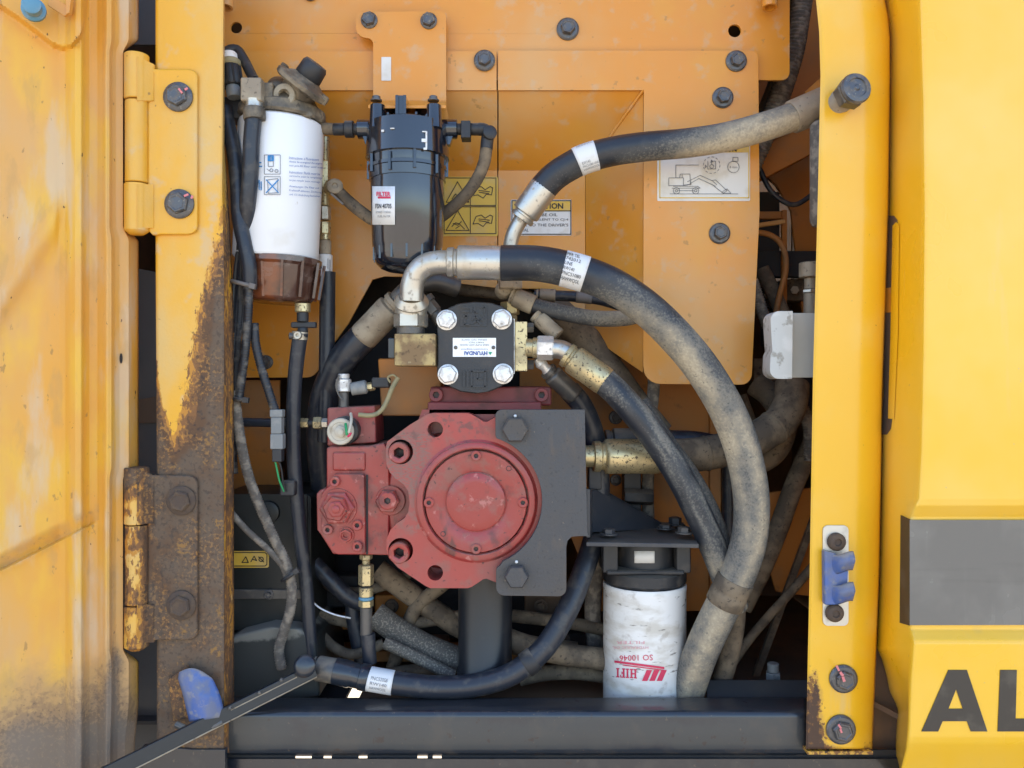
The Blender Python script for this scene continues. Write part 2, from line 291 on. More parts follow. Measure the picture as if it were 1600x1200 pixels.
def thing(name, label, cat, at, group=None):
    o = bpy.data.objects.new(name, None); o.empty_display_size = .02; link(o, None, at)
    o['label'] = label; o['category'] = cat; o['kind'] = 'thing'
    if group: o['group'] = group
    return o
def tag(o, label, cat, group=None):
    o['label'] = label; o['category'] = cat
    if group: o['group'] = group
    return o
def spline(pts, step=6.0, closed=False):
    """Catmull-Rom through (x, y, d) pixels -> world points about step pixels apart"""
    q = [Vector(p) for p in pts]; out = []
    for i in range(len(q) - 1):
        a = q[max(i - 1, 0)]; b = q[i]; c = q[i + 1]; d = q[min(i + 2, len(q) - 1)]
        if i == 0: a = b * 2 - c
        if i + 2 >= len(q): d = c * 2 - b
        n = max(1, int((c - b).length / step))
        for k in range(n):
            t = k / n
            out.append(.5 * ((2 * b) + (c - a) * t + (2 * a - 5 * b + 4 * c - d) * t * t + (3 * b - a - 3 * c + d) * t ** 3))
    out.append(q[-1]); return [P(*v) for v in out]
def arc(cx, cy, r, a0, a1, n):
    return [(cx + r * math.cos(R(a0 + (a1 - a0) * i / n)), cy + r * math.sin(R(a0 + (a1 - a0) * i / n))) for i in range(n + 1)]
def circ(cx, cy, r, n=28): return arc(cx, cy, r, 0, 360 * (n - 1) / n, n - 1)
def rrect(x0, y0, x1, y1, r, corners=(1, 1, 1, 1), n=5):
    out = []
    for (cx, cy, a), on, (px, py) in zip(((x0 + r, y0 + r, 180), (x1 - r, y0 + r, 270), (x1 - r, y1 - r, 0), (x0 + r, y1 - r, 90)), corners, ((x0, y0), (x1, y0), (x1, y1), (x0, y1))):
        out += arc(cx, cy, r, a, a + 90, n) if on else [(px, py)]
    return out
CAMW = Vector((0, -1, 0))
def flange_bolt(parent, x, y, d, rf, rh=None, h=None, mat='bolt_dark', ax=CAMW, rot=None, name='bolt', dish=True, mark=None):
    k = K(d); rf *= k; rh = (rh * k) if rh else rf * .66; h = (h * k) if h else rf * .75; t = rf * .16
    rot = random.random() if rot is None else rot; o = P(x, y, d); g = G()
    g.lathe(o, ax, [(0, rf), (t, rf), (t * 1.7, rf * .86), (t * 1.9, rh * .9)], 28)
    top = [(h * .82, rh), (h, rh * .86)] + ([(h * 1.0, rh * .72), (h * .93, rh * .62), (h * .93, 0)] if dish else [(h * 1.03, 0)])
    g.lathe(o, ax, [(t * .5, rh)] + top, 6, rot)
    b = obj(name, g, mat, parent, ang=30)
    if mark:
        q = G(); z = P(x, y, d - (h / U) - 1.2)
        for dx, dy, w_, h_, a_ in mark:
            cpt = P(x + dx, y + dy, d - h / k - 1.0); q.obox(cpt, (math.cos(a_), 0, math.sin(a_)), w_ * k, h_ * k, .0012)
        obj('paint_mark', q, 'mark_pink', b)
    return b
def socket_bolt(parent, x, y, d, r, h=None, mat='red', name='socket_bolt', ax=CAMW, inner=.5):
    k = K(d); r *= k; h = (h * k) if h else r * .6; g = G()
    g.lathe(P(x, y, d), ax, [(0, r), (h * .88, r), (h, r * .9), (h, r * (inner + .1)), (h * .95, r * inner), (h * .1, r * inner), (h * .1, 0)], 30, random.random(), hexr=(4, 5))
    b = obj(name, g, mat, parent, ang=30)
    q = G(); q.lathe(P(x, y, d) + Vector(ax) * (h * .12), ax, [(0, r * inner * .98), (.0004, r * inner * .9), (.0004, 0)], 12); obj('socket_shade', q, 'recess_shade', b)  # dark disc painting the shade at the bottom of the socket
    return b
def ring_between(g, p0, p1, prof, seg=28, hexr=(), rot=0):
    """prof: (t 0..1, r px at that depth already in metres)"""
    L = (p1 - p0).length; g.lathe(p0, p1 - p0, [(t * L, r) for t, r in prof], seg, rot, hexr); return g
def ferrule(parent, p0, p1, r, mat='zinc', name='ferrule', grooves=True):
    prof = [(0, r * .72), (.01, r * .86), (.10, r * .88), (.12, r * .78), (.16, r * .78), (.19, r * .97), (.24, r), (.6, r * .985), (.93, r), (.985, r * .97), (1, r * .90)]
    return obj(name, ring_between(G(), p0, p1, prof), mat, parent, ang=50)
def hexnut(parent, p0, p1, r, mat='zinc', name='nut', rot=0.0):
    return obj(name, ring_between(G(), p0, p1, [(0, r * .8), (0, r * .9), (.08, r), (.92, r), (1, r * .9), (1, r * .8)], 6, (), rot), mat, parent, ang=25)
def band(parent, pts, i0, i1, r, mat='label_white', name='sleeve_label'):
    seg = pts[i0:i1 + 1]; return obj(name, G().tube(seg, r, 28, cap=False), mat, parent, solid=.6)
def text_mesh(s, spacing=1.0, bold=0.0):
    c = bpy.data.curves.new('t', 'FONT'); c.body = s; c.offset = bold; c.space_character = spacing; c.resolution_u = 2
    c.align_x = 'LEFT'; o = bpy.data.objects.new('t', c); S.collection.objects.link(o)
    bpy.context.view_layer.update(); me = bpy.data.meshes.new_from_object(o.evaluated_get(bpy.context.evaluated_depsgraph_get()))
    vs = [v.co.copy() for v in me.vertices]; fs = [list(p.vertices) for p in me.polygons]
    bpy.data.objects.remove(o); bpy.data.curves.remove(c); bpy.data.meshes.remove(me)
    if not vs: return [], []
    x0 = min(v.x for v in vs); x1 = max(v.x for v in vs); y0 = min(v.y for v in vs); y1 = max(v.y for v in vs)
    return [((v.x - x0) / max(x1 - x0, 1e-6) - .5, (v.y - y0) / max(y1 - y0, 1e-6) - .5) for v in vs], fs
def text(s, x, y, wpx, hpx, d, mat='ink', rot=0.0, wrap=None, name='lettering', bold=0.0, shear=0.0, g=None, parent=None):
    """flat print: centred on pixel x, y and wpx wide, hpx tall; wrap = (cx, d_axis, radius px) rolls it round a vertical can"""
    vs, fs = text_mesh(s, 1.0, bold); own = g is None; g = g or G(); c, n = math.cos(rot), math.sin(rot); out = []
    for u, v in vs:
        a, b = u * wpx + v * hpx * shear, v * hpx; a, b = a * c - b * n, a * n + b * c
        out.append(place(x + a, y - b, d, wrap))
    g.add(out, fs)
    return obj(name, g, mat, parent) if own else g
def hose_text(g, s, pts, ic, u0, v0, wpx, hpx, r, k, rr):
    """print on a hose: u along the hose from pts[ic], v across it (px up); r hose radius px, k metres per px"""
    vs, fs = text_mesh(s); ax = (pts[min(ic + 2, len(pts) - 1)] - pts[max(ic - 2, 0)]).normalized()
    if ax.x < 0: ax = -ax
    ev = Vector((0, -1, 0)).cross(ax) * -1; ev = (ev if ev.z > 0 else -ev).normalized(); nn = ev.cross(ax); nn = nn if nn.y < 0 else -nn; out = []
    for u, v in vs:
        a = (u0 + u * wpx) * k; b = max(-.98, min(.98, (v0 + v * hpx) / r)); th = math.asin(b)
        out.append(pts[ic] + ax * a + (ev * math.sin(th) + nn * math.cos(th)) * (rr * k))
    g.add(out, fs)
def place(x, y, d, wrap=None):
    if not wrap: return P(x, y, d)
    cx, dc, r = wrap; R_ = r * K(dc) + .0006; Xc = P(cx, y, dc).x; Yc = dc * U; lo, hi = -1.5, 1.5
    for _ in range(22):          # angle on the can whose point shows at column x
        th = (lo + hi) / 2; Y = Yc - math.cos(th) * R_
        if (Xc + math.sin(th) * R_) / K(Y / U) + 800 < x: lo = th
        else: hi = th
    return Vector((Xc + math.sin(th) * R_, Y, P(0, y, Y / U).z))
def strokes(g, lines, d, wd=1.0, wrap=None, z=.9):
    for ln in lines:
        if wrap:
            fine = [ln[0]]
            for (x0, y0), (x1, y1) in zip(ln[:-1], ln[1:]):
                n = max(1, int(math.hypot(x1 - x0, y1 - y0) / 4)); fine += [(x0 + (x1 - x0) * i / n, y0 + (y1 - y0) * i / n) for i in range(1, n + 1)]
            ln = fine
        for (x0, y0), (x1, y1) in zip(ln[:-1], ln[1:]):
            a, b = place(x0, y0, d - z, wrap), place(x1, y1, d - z, wrap); L = (b - a).length
            if L < 1e-6: continue
            g.obox((a + b) / 2, b - a, L + wd * U * .5, wd * U, .0005)
    return g
def lerp(pts, x):
    if x <= pts[0][0]: return pts[0][1]
    for (a, b), (c, d) in zip(pts[:-1], pts[1:]):
        if x <= c: return b + (d - b) * (x - a) / max(c - a, 1e-9)
    return pts[-1][1]
def smooth(t): t = max(0, min(1, t)); return t * t * (3 - 2 * t)
def frange(a, b, s): n = max(1, int(round((b - a) / s))); return [a + (b - a) * i / n for i in range(n + 1)]

# ------------------------------------------------------------------ setting: ground
g = G(); g.add([(-600, -600, 0), (600, -600, 0), (600, 900, 0), (-600, 900, 0)], [[0, 1, 2, 3]])
obj('ground', g, 'sand', kind='structure')

# ------------------------------------------------------------------ engine bay: inside walls, floor, unseen roof and side blocks against the sun
bay = thing('engine_bay', 'dark brown inside walls, roof and floor of the engine bay behind the hoses', 'engine bay', P(800, 1040, 500))
def slab(name, x0, y0, z0, x1, y1, z1, mat, **kw):   # world box from px-scale world units (U) relative to the lens axis
    g = G(); a = (x0 * U, y0 * U, Z0 + z0 * U); b = (x1 * U, y1 * U, Z0 + z1 * U)
    q = [(a[0], a[1], a[2]), (b[0], a[1], a[2]), (b[0], a[1], b[2]), (a[0], a[1], b[2]), (a[0], b[1], a[2]), (b[0], b[1], a[2]), (b[0], b[1], b[2]), (a[0], b[1], b[2])]
    return obj(name, g.hexa(q), mat, bay, **kw)
slab('shade_roof', -8000, -20, 990, 8000, 2600, 1000, 'panel_yellow'); slab('shade_block', -8000, 80, -640, -1500, 2600, 989, 'panel_yellow'); slab('shade_block', 1500, 80, -640, 8000, 2600, 989, 'panel_yellow')  # unseen roof and side blocks, added to keep sun off bay and ground
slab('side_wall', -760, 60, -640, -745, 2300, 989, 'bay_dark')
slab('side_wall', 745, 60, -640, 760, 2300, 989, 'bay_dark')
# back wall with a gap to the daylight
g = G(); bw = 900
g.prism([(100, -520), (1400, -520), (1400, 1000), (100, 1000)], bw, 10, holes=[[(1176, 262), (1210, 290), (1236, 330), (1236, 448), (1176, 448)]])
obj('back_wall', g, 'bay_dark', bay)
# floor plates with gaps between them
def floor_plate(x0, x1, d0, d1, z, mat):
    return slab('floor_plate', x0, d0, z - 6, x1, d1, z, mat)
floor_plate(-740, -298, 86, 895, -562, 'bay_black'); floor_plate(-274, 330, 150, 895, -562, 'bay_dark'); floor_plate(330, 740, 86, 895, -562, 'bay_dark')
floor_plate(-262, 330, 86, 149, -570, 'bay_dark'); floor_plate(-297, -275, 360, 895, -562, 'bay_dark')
# ------------------------------------------------------------------ inner sheet metal
def hole_plug(parent, x, y, d, r): pass
up = thing('crossplate', 'wide orange crossplate along the top of the compartment with bolts and open holes', 'panel', P(800, 100, 170))
o_up = [(338, -190), (1234, -190)] + arc(1222, 113, 12, 0, 90, 5) + [(1100, 125), (700, 125), (338, 125)]
obj('plate', G().prism(o_up, 170, 6, holes=[circ(369, 43, 9), circ(1148, 48, 10)]), 'inner_orange', up, bevel=1.2)
flange_bolt(up, 887, 46, 170, 17.5)
g = G(); g.lathe(P(485, -8, 168), CAMW, [(0, 10 * K(170)), (8 * U, 9 * K(170)), (9 * U, 0)], 20); obj('bolt', g, 'bolt_dark', up)
for x in (1203, 352):
    g = G(); k = K(140); p0, p1 = P(x + 2, -60, 150), P(x, 12, 140)
    ring_between(g, p0, p1, [(0, 11 * k), (.97, 12 * k), (1, 11.5 * k), (1, 8 * k), (.8, 8 * k), (.8, 0)], 24); obj('drain_tube', g, 'inner_orange', up, ang=40)
# blackout behind the open holes is the bay itself

fp = thing('filter_bulkhead', 'big orange recessed panel behind the filters, with its flat right flange and warning stickers', 'panel', P(850, 350, 200))
DF, DB = 158, 262        # flange and recessed back
o = [(778, 79), (1174, 79)] + arc(1175, 89, 10, -90, 0, 4) + [(1187, 330)] + arc(1158, 584, 17, 0, 90, 5) + arc(1032, 573, 27, 90, 180, 6) + [(1005, 580), (1006, 141), (778, 141)]
obj('flange', G().prism(o, DF, 5), 'inner_orange', fp, bevel=1.0)
o = [(338, 80), (776, 80), (776, 141), (338, 141)]
obj('flange', G().prism(o, DF + 2, 4), 'inner_orange', fp, bevel=.8)
# sloping top and right sides of the tray
g = G(); g.hexa([P(779, 266, DB), P(915, 266, DB), P(1005, 141, DF + 5), P(779, 141, DF + 5)] + [q + Vector((0, 5 * U, 0)) for q in (P(779, 266, DB), P(915, 266, DB), P(1005, 141, DF + 5), P(779, 141, DF + 5))])
obj('tray_top', g, 'inner_orange', fp)
g = G(); q = [P(338, 266, DB), P(777, 266, DB), P(777, 141, DF + 6), P(338, 141, DF + 6)]; g.hexa(q + [v + Vector((0, 5 * U, 0)) for v in q]); obj('tray_top', g, 'inner_orange', fp)
g = G(); q = [P(915, 520, DB), P(1004.5, 582, DF + 6), P(1005, 141, DF + 6), P(915, 266, DB)]; g.hexa(q + [v + Vector((0, 5 * U, 0)) for v in q]); obj('tray_side', g, 'inner_orange', fp)
g = G(); pts = [P(965 + 40 * i / 12 + random.uniform(-1.2, 1.2), 197 - 56 * i / 12, 200 - 42 * i / 12) for i in range(13)]
pts = [P(915 + 90 * t, 266 - 125 * t, DB + (DF + 4 - DB) * t - 2) for t in [i / 16 for i in range(17)]]
g.tube(pts, lambda t: (2.2 + 1.1 * mnoise.noise((t * 30, 1, 2))) * K(200), 8); obj('weld_bead', g, 'inner_orange', fp)
# recessed back, cut away round the pump
o = [(338, 266), (777, 266), (777, 450), (720, 443)] + [(712, 434), (600, 432), (582, 437), (545, 505), (500, 566)] + arc(478, 568, 22, 0, 90, 5) + [(338, 590)]
obj('tray_back', G().prism(o, DB, 5), 'inner_orange', fp, bevel=.8)
o = [(778.5, 266), (914.5, 266), (914.5, 505), (868, 452), (778.5, 450)]
obj('tray_back', G().prism(o, DB, 5), 'inner_orange', fp, bevel=.8)
for x, y in ((757, 95), (1150, 96), (1129, 153), (1124, 365)): flange_bolt(fp, x, y, DF, 16.5, mat='bolt_dark')
flange_bolt(fp, 416, 566, DB, 11)
# warning stickers (flat print)
st = obj('warning_sticker', G().prism(rrect(690, 276, 778, 369, 3), DB - 1.4, 1), 'label_yellow', fp, label='yellow warning sticker with two triangles and open books')
ln = []
for y0, y1 in ((278, 321), (323, 365)):
    ln += [[(694, y0), (775, y0), (775, y1), (694, y1), (694, y0)], [(735, y0), (735, y1)], [(697, y1 - 5), (715, y0 + 6), (733, y1 - 5), (697, y1 - 5)]]
    m = (y0 + y1) / 2
    ln += [[(739, m + 6), (744, m - 6), (752, m - 8), (758, m - 3), (766, m - 8), (770, m - 6), (768, m + 5), (760, m + 4), (755, m + 10), (747, m + 5), (739, m + 6)], [(748, m - 2), (765, m)], [(749, m + 1), (764, m + 3)]]
ln += [[(706, 311), (712, 303), (716, 309), (722, 305), (726, 312)], [(706, 354), (712, 348), (718, 350), (726, 358)], [(708, 349), (715, 352), (721, 346)], [(712, 357), (718, 353)]]
obj('print', strokes(G(), ln, DB - 1.4, 1.3), 'ink', st)
st = obj('caution_sticker', G().prism(rrect(798, 312, 893, 368, 2), DB - 1.4, 1), 'label_white', fp, label='white caution sticker with a yellow heading')
obj('heading', G().prism([(801, 314.5), (891, 314.5), (891, 329), (801, 329)], DB - 2.2, .6), 'label_yellow', st)
obj('print', strokes(G(), [[(800, 313.5), (892, 313.5), (892, 366), (800, 366), (800, 313.5)], [(800, 329.5), (892, 329.5)]], DB - 1.4, 1.6), 'ink', st)
text('CAUTION', 853, 321.8, 54, 9, DB - 3.2, 'ink', parent=st, bold=.02)
g = G()
for i, (s, a, b) in enumerate((('ENGINE LUBE OIL', 803, 871), ('USE EQUIVALENT TO CJ-4', 803, 888), ('REFER TO THE DRIVER\'S', 803, 888), ('MANUAL', 803, 826))):
    text(s, (a + b) / 2, 335.5 + 8 * i, b - a, 4.6, DB - 2.3, g=g)
obj('print', g, 'ink', st)
st = obj('lubrication_diagram', G().prism(rrect(1027, 226, 1172, 314, 2), DF - 1.2, 1), 'label_aged', fp, label='aged white diagram sticker with a line drawing of a wheeled excavator')
obj('heading', G().prism([(1031, 228), (1170, 228), (1170, 238), (1031, 238)], DF - 2, .6), 'label_yellow', st)
obj('border', strokes(G(), [[(1031, 238), (1031, 309), (1170, 309), (1170, 228)]], DF - 1.0, 1.6), 'label_yellow', st)
ln = [[(1045, 278), (1068, 278), (1068, 290), (1045, 290), (1045, 278)], [(1062, 278), (1063, 272), (1078, 272), (1079, 288), (1068, 289)], [(1066, 277), (1066, 273)], [(1068, 290), (1080, 288), (1079, 284)],
      [(1074, 284), (1090, 276), (1094, 274), (1114, 283), (1120, 289)], [(1078, 287), (1092, 279), (1112, 288), (1118, 291)], [(1112, 282), (1118, 281), (1136, 298), (1130, 302), (1112, 288)], [(1130, 302), (1128, 300), (1136, 295), (1142, 302), (1130, 302)],
      [(1050, 294), (1094, 294), (1090, 291), (1052, 291)], [(1047, 303), (1153, 303)], [(1056, 278), (1056, 258), (1092, 258)], [(1060, 298), (1084, 298)],
      [(1106, 252), (1106, 264), (1118, 264), (1118, 252), (1112, 252)], [(1110, 254), (1112, 250), (1114, 254)], [(1112, 250), (1112, 257)], [(1145, 246), (1153, 246), (1153, 252), (1145, 252), (1145, 246)]]
for cx in (1057, 1087): ln += [[*circ(cx, 298, 5, 12), (cx + 5, 298)], [*circ(cx, 298, 2, 8), (cx + 2, 298)]]
ln += [[*circ(1112, 260, 3, 10), (1115, 260)], [*circ(1146, 261, 9, 16), (1155, 261)], [(1102, 258), (1102, 262), (1104, 260), (1102, 258)]]
cc = circ(1112, 258, 13, 24); ln += [[cc[i], cc[i + 1]] for i in range(0, 23, 2)]
obj('print', strokes(G(), ln, DF - 1.2, .9), 'ink_grey', st)
text('8 mm', 1146, 261, 12, 3.5, DF - 2.1, 'ink_grey', parent=st)
text('LUBRICATION', 1120, 234, 62, 6, DF - 3, 'ink', parent=st, bold=.02)

# lower orange panel seen beneath the tray
lp = thing('lower_bulkhead', 'orange bay panel with a folded right edge below the flat flange', 'panel', P(980, 700, 330))
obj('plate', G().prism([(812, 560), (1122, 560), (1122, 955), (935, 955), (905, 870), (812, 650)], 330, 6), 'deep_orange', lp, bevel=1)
g = G(); q = [P(1108, 955, 327), P(1126, 955, 327), P(1126, 560, 327), P(1108, 560, 327)]; g.hexa([v + Vector((0, -8 * U, 0)) for v in q] + q); obj('folded_edge', g, 'deep_orange', lp, bevel=2)
flange_bolt(lp, 962, 652, 330, 11); flange_bolt(lp, 962, 750, 330, 9)
lp2 = thing('side_bulkhead', 'small orange bay panel behind the vertical hoses beside the post', 'panel', P(400, 690, 300))
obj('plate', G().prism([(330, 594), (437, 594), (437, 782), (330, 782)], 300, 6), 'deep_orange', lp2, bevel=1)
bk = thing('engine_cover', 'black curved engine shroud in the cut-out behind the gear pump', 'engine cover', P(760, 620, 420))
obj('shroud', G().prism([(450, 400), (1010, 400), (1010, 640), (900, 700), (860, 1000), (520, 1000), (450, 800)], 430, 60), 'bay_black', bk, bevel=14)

# ------------------------------------------------------------------ left door, post, hinges
door = thing('access_hatch', 'faded yellow swung-open door with pressed ribs and a dirty rusty bottom, at the left edge', 'door', P(100, 1190, -30))
prof = [(-260, 0), (92, 0), (102, -6), (110, -17), (118, -26), (127, -27), (134, -15), (140, -9), (152, -9), (160, -14), (167, -22), (174, -20), (180, -8), (187, -2), (201, 1)]
def notch(y):     # 1 where the edge steps back for a hinge
    return max(smooth((y - 60) / 24) * (1 - smooth((y - 352) / 26)), smooth((y - 728) / 22) * (1 - smooth((y - 1012) / 24)))
TOPC = [(0, 8), (30, 28), (62, 52), (82, 68), (98, 74), (112, 70), (124, 58), (132, 40), (137, 0)]
def door_fn(u, y):
    nt_ = notch(y); xe = 201 - 9 * nt_ - 6 * smooth((y - 1090) / 80)
    if u <= 160: x = u
    elif u <= 201: x = 160 + (u - 160) / 41 * (xe - 160)
    else:
        t = (u - 201) / 14; x = xe + 15 * t * (1 - nt_) + .6 * t
    d = -16 + (215 - x) * -.30
    if u <= 201: d += lerp(prof, 160 + (x - 160) * 41 / (xe - 160) if x > 160 else x)
    else: d += 2 + 34 * ((u - 201) / 14)
    # broad diagonal swage and the sharp lower ledge
    s = ((x - 0) * (310 - 470) - (y - 470) * 105) / 191.0
    f = 1 - smooth((x - 84) / 22); d -= 13 * math.exp(-(s / 22) ** 2) * f
    n = ((y - 890) * 150 + (x - 0) * 75) / 167.7
    f = 1 - smooth((x - 128) / 26)
    if n < 3: d += 10 * smooth((n + 26) / 26) * (1 - smooth((n + 1) / 4)) * f
    if n >= -1: d -= 5 * math.exp(-max(n - 2, 0) / 10) * smooth((n + 1) / 3) * f
    # thicker pad in the top corner
    yc = lerp(TOPC, x) if x > 0 else 8 + x * .6
    if x < 137: d -= 17 * (1 - smooth((y - yc + 3) / 10)) * (1 - smooth((x - 126) / 14))
    d += .8 * mnoise.noise((x * .02, y * .012, 0))
    return x, y, d
def door_wear_shade(x, y):
    v = smooth((y - 985 - .12 * abs(x - 60)) / 150) * .75 * (.55 + .45 * smooth((x + 40) / 100))
    v += .35 * math.exp(-((x - 165) / 32) ** 2 - ((y - 1075) / 60) ** 2) + .5 * math.exp(-((x - 187) / 12) ** 2 - ((y - 1030) / 22) ** 2)
    v += .30 * smooth((y - 1100) / 60)
    n = ((y - 890) * 150 + x * 75) / 167.7
    if -34 < n < 0 and x < 155: v += .34 * smooth((n + 34) / 20)  # shade of the face above the ledge, painted in through the wear value
    v += .33 * math.exp(-((x - 176) / 9) ** 2) * smooth((y - 840) / 60)
    return min(v, 1.1)
us = frange(-260, 0, 26)[:-1] + frange(0, 96, 2)[:-1] + frange(96, 201, 1.5)[:-1] + frange(201, 215, 2.5)
obj('door_skin', G().sheet(us, frange(-190, 770, 3.5)[:-1] + frange(770, 905, 1.2)[:-1] + frange(905, 1230, 3), door_fn, door_wear_shade), 'door_yellow', door, solid=4, ang=50)
for x, y, rx, ry in ((189, 560, 2.2, 8),):
    g = G(); X, Y_, dd = door_fn(189, 560); q = circ(x, y, 1, 16); q = [(x + (a - x) * rx, y + (b - y) * ry) for a, b in q]
    g.prism(q, dd - 2.2, 1); obj('drain_hole', g, 'ink', door)
g = G(); g.lathe(P(54, 18, -102), (.42, -1, -.1), [(0, 14 * U), (.003, 16 * U), (.008, 16 * U), (.010, 12 * U), (.018, 11.5 * U), (.024, 12.5 * U), (.025, 10 * U), (.025, 0)], 28); obj('stop_button', g, 'blue_cap', door, ang=45)
g = G(); g.prism([(76, -10), (104, 8), (108, 20), (100, 25), (74, 8)], -96, 6); g.prism([(102, -10), (112, -10), (108, 20), (103, 22)], -100, 8); obj('latch_bracket', g, 'inner_orange', door, bevel=1)

post = thing('door_post', 'yellow hinge post left of the compartment, its lower half eaten by brown rust', 'post', P(300, 1200, 0))
def post_wear(x, y):
    # rust boundary (right of this line is rust), wandering down the post
    b = lerp([(250, 372), (300, 356), (360, 347), (420, 332), (470, 316), (540, 303), (600, 296), (650, 285), (690, 272), (712, 255), (730, 236)], y)
    v = .5 + (x - b) / 70
    left = .5 + (lerp([(470, 236), (560, 243), (600, 246), (640, 256), (680, 268), (720, 280)], y) - x) / 24
    v = max(v, left)
    if y > 700: v = max(v, .5 + (y - 690) / 120)
    v += .30 * math.exp(-((x - 338) / 9) ** 2) * smooth((y - 400) / 80)      # darker core of the streak
    if 1050 < y < 1140 and x < 270: v -= .7 * math.exp(-((x - 258) / 9) ** 2 - ((y - 1090) / 40) ** 2)
    if x > 350: v = min(v, .62 + .25 * mnoise.noise((x * .09, y * .012, 3))) if y > 400 else v
    if 347 < x < 352.5 and y > 600: v -= .42 * smooth(1 - abs(x - 350) / 2.6) * (1 - smooth((y - 840) / 40))
    v = max(v, -.2)
    return min(v, 1.15)
def post_fn(u, y):
    lx = 243 + 2 * smooth((y - 300) / 500); rx = lerp([(-150, 350), (300, 347), (420, 350), (1200, 350)], y); ex = lerp([(-150, 351), (230, 351), (330, 358), (480, 365), (1200, 366)], y)
    if u < 0: return lx, y, 36 * -u
    if u <= 1: return lx + (rx - lx) * u, y, 0.6 * mnoise.noise((u * 3, y * .01, 5)) + (2.5 * smooth((.03 - u) / .03)) + 2.0 * smooth((u - .97) / .03)
    return rx + (ex - rx) * (u - 1), y, 2 + 46 * (u - 1)
obj('post_skin', G().sheet([-1, -.5] + frange(0, 1, 1 / 40) + frange(1.05, 2, .19), frange(-190, 1176, 3), post_fn, post_wear), 'post_yellow', post, solid=5, ang=40)
slabg = thing('inner_slab', 'dark grey plate seen through the slit between door and post', 'plate', P(228, 800, 120))
obj('plate', G().prism([(190, 415), (262, 428), (262, 1235), (190, 1235)], 110, 8), 'slab_grey', slabg, bevel=1)
obj('plate', G().prism([(196, -190), (262, -190), (262, 70), (196, 70)], 112, 8), 'slab_grey', slabg, bevel=1)
obj('strap', G().prism([(196, 628), (262, 616), (262, 661), (196, 661)], 106, 4), 'bay_dark', slabg, bevel=1)

def hinge(name, label, y0, y1, ya, yb, x1, y_pl0, y_pl1, rusty, bolts, bmat, marks=()):
    h = thing(name, label, 'hinge', P(240, (y0 + y1) / 2, -10), 'door hinges')
    m = 'post_yellow'; cx, dd, r = 213.5, -12, 18.5
    w = (lambda x, y: max(.46 + .26 * mnoise.noise((x * .06, y * .05, 9)), min(1.1, .5 + (x - rusty(y)) / 22), .5 + (202 - x) / 16)) if rusty else None
    # leaf: flat plate with a curl running onto the knuckles
    def leaf(u, y):
        lx = lerp([(y_pl0, 238), (y_pl0 + 9, 232), (ya, 231), (yb, 231), (y_pl1 - 6, 232), (y_pl1, 238)], y)
        dy = min(y - y_pl0, y_pl1 - y, 13); xr = x1 - (13 - math.sqrt(max(0, 169 - (13 - dy) ** 2)))
        x = lx + (xr - lx) * u
        return x, y, -6 - 5 * (1 - smooth(u / .22)) + 1.5 * smooth((u - .96) / .04)
    us = frange(0, 1, 1 / 24); ys = frange(y_pl0, y_pl1, 3)
    obj('leaf', G().sheet(us, ys, leaf, w), m, h, solid=5, ang=40)
    def kn(a, b, rr, nm, cap=0):
        k = K(dd); g = G(); pr = [(0, rr * .0), (0, rr * .93), (1.2, rr)]; L = (b - a)
        pr += [(L * i / 24, rr) for i in range(1, 24)] + [(L - 1.2, rr), (L, rr * .93)]
        pr += [(L + cap, rr * .55), (L + cap, 0)] if cap else [(L, 0)]
        wf = (lambda hh, t: min(1.1, w(cx + rr * .6 * math.sin(t + math.pi), a + (hh / k if True else 0)) * 1.0)) if w else None
        def wf2(hh, t):
            y = a + hh / k; xx = cx - rr * math.sin(t)
            return max(0, min(1.1, w(xx, y)))
        g.lathe(P(cx, a, dd), (0, 0, -1), [(hh * k, q * k) for hh, q in pr], 28, 0, (), wf2 if w else None); obj(nm, g, m, h, ang=40)
    kn(y0, ya, r, 'knuckle'); kn(ya + 2, yb - 2, r - 1.5, 'knuckle'); kn(yb, y1 - 4, r, 'knuckle', 5)
    # cover webs joining the end knuckles to the leaf
    for a, b in ((y0 + 2, ya), (yb, y1 - 10)):
        g = G(); q = [P(214, b, dd - r + 1), P(240, b, -10), P(240, a + (12 if a == y0 + 2 else 0), -10), P(214, a, dd - r + 1)]; wv = [max(0, min(1.1, w(x, y))) for x, y in ((222, b), (240, b), (240, a), (222, a))] * 2 if w else None
        g.add(q + [v + Vector((0, 6 * U, 0)) for v in q], [[0, 1, 2, 3], [7, 6, 5, 4], [0, 4, 5, 1], [1, 5, 6, 2], [2, 6, 7, 3], [3, 7, 4, 0]], wv); obj('web', g, m, h)
    for i, (bx, by) in enumerate(bolts):
        flange_bolt(h, bx, by, -6, 23, 17, 13, mat=bmat, mark=marks[i] if i < len(marks) else None)
    return h
hinge('hinge', 'clean yellow upper door hinge with two dark bolts and pink paint marks', 86, 366, 157, 288, 309, 108, 366, None, [(279, 152), (281, 319)], 'bolt_dark',
      [[(3, -10, 9, 3, -.9), (12, -13, 5, 3, .5)], [(10, -14, 7, 3, .4), (19, -11, 5, 3, 1.2)]])
hinge('hinge', 'brown rusted lower door hinge with two rust-crusted bolts', 730, 1014, 818, 945, 309, 743, 1000,
      lambda y: 228 - 5 * math.sin(y * .035) - 34 * smooth((772 - y) / 30) - 7 * smooth((y - 820) / 6) * smooth((944 - y) / 6) + 2 * math.sin(y * .21), [(284, 782), (284, 945)], 'bolt_rust')

kp = thing('kick_plate', 'dark greasy plate below the foot of the rusty post', 'plate', P(270, 1190, -4))
obj('plate', G().prism([(222, 1240), (352, 1240), (352, 1171), (300, 1171), (240, 1166), (222, 1166)], -4, 10), 'beam_black', kp, bevel=1)
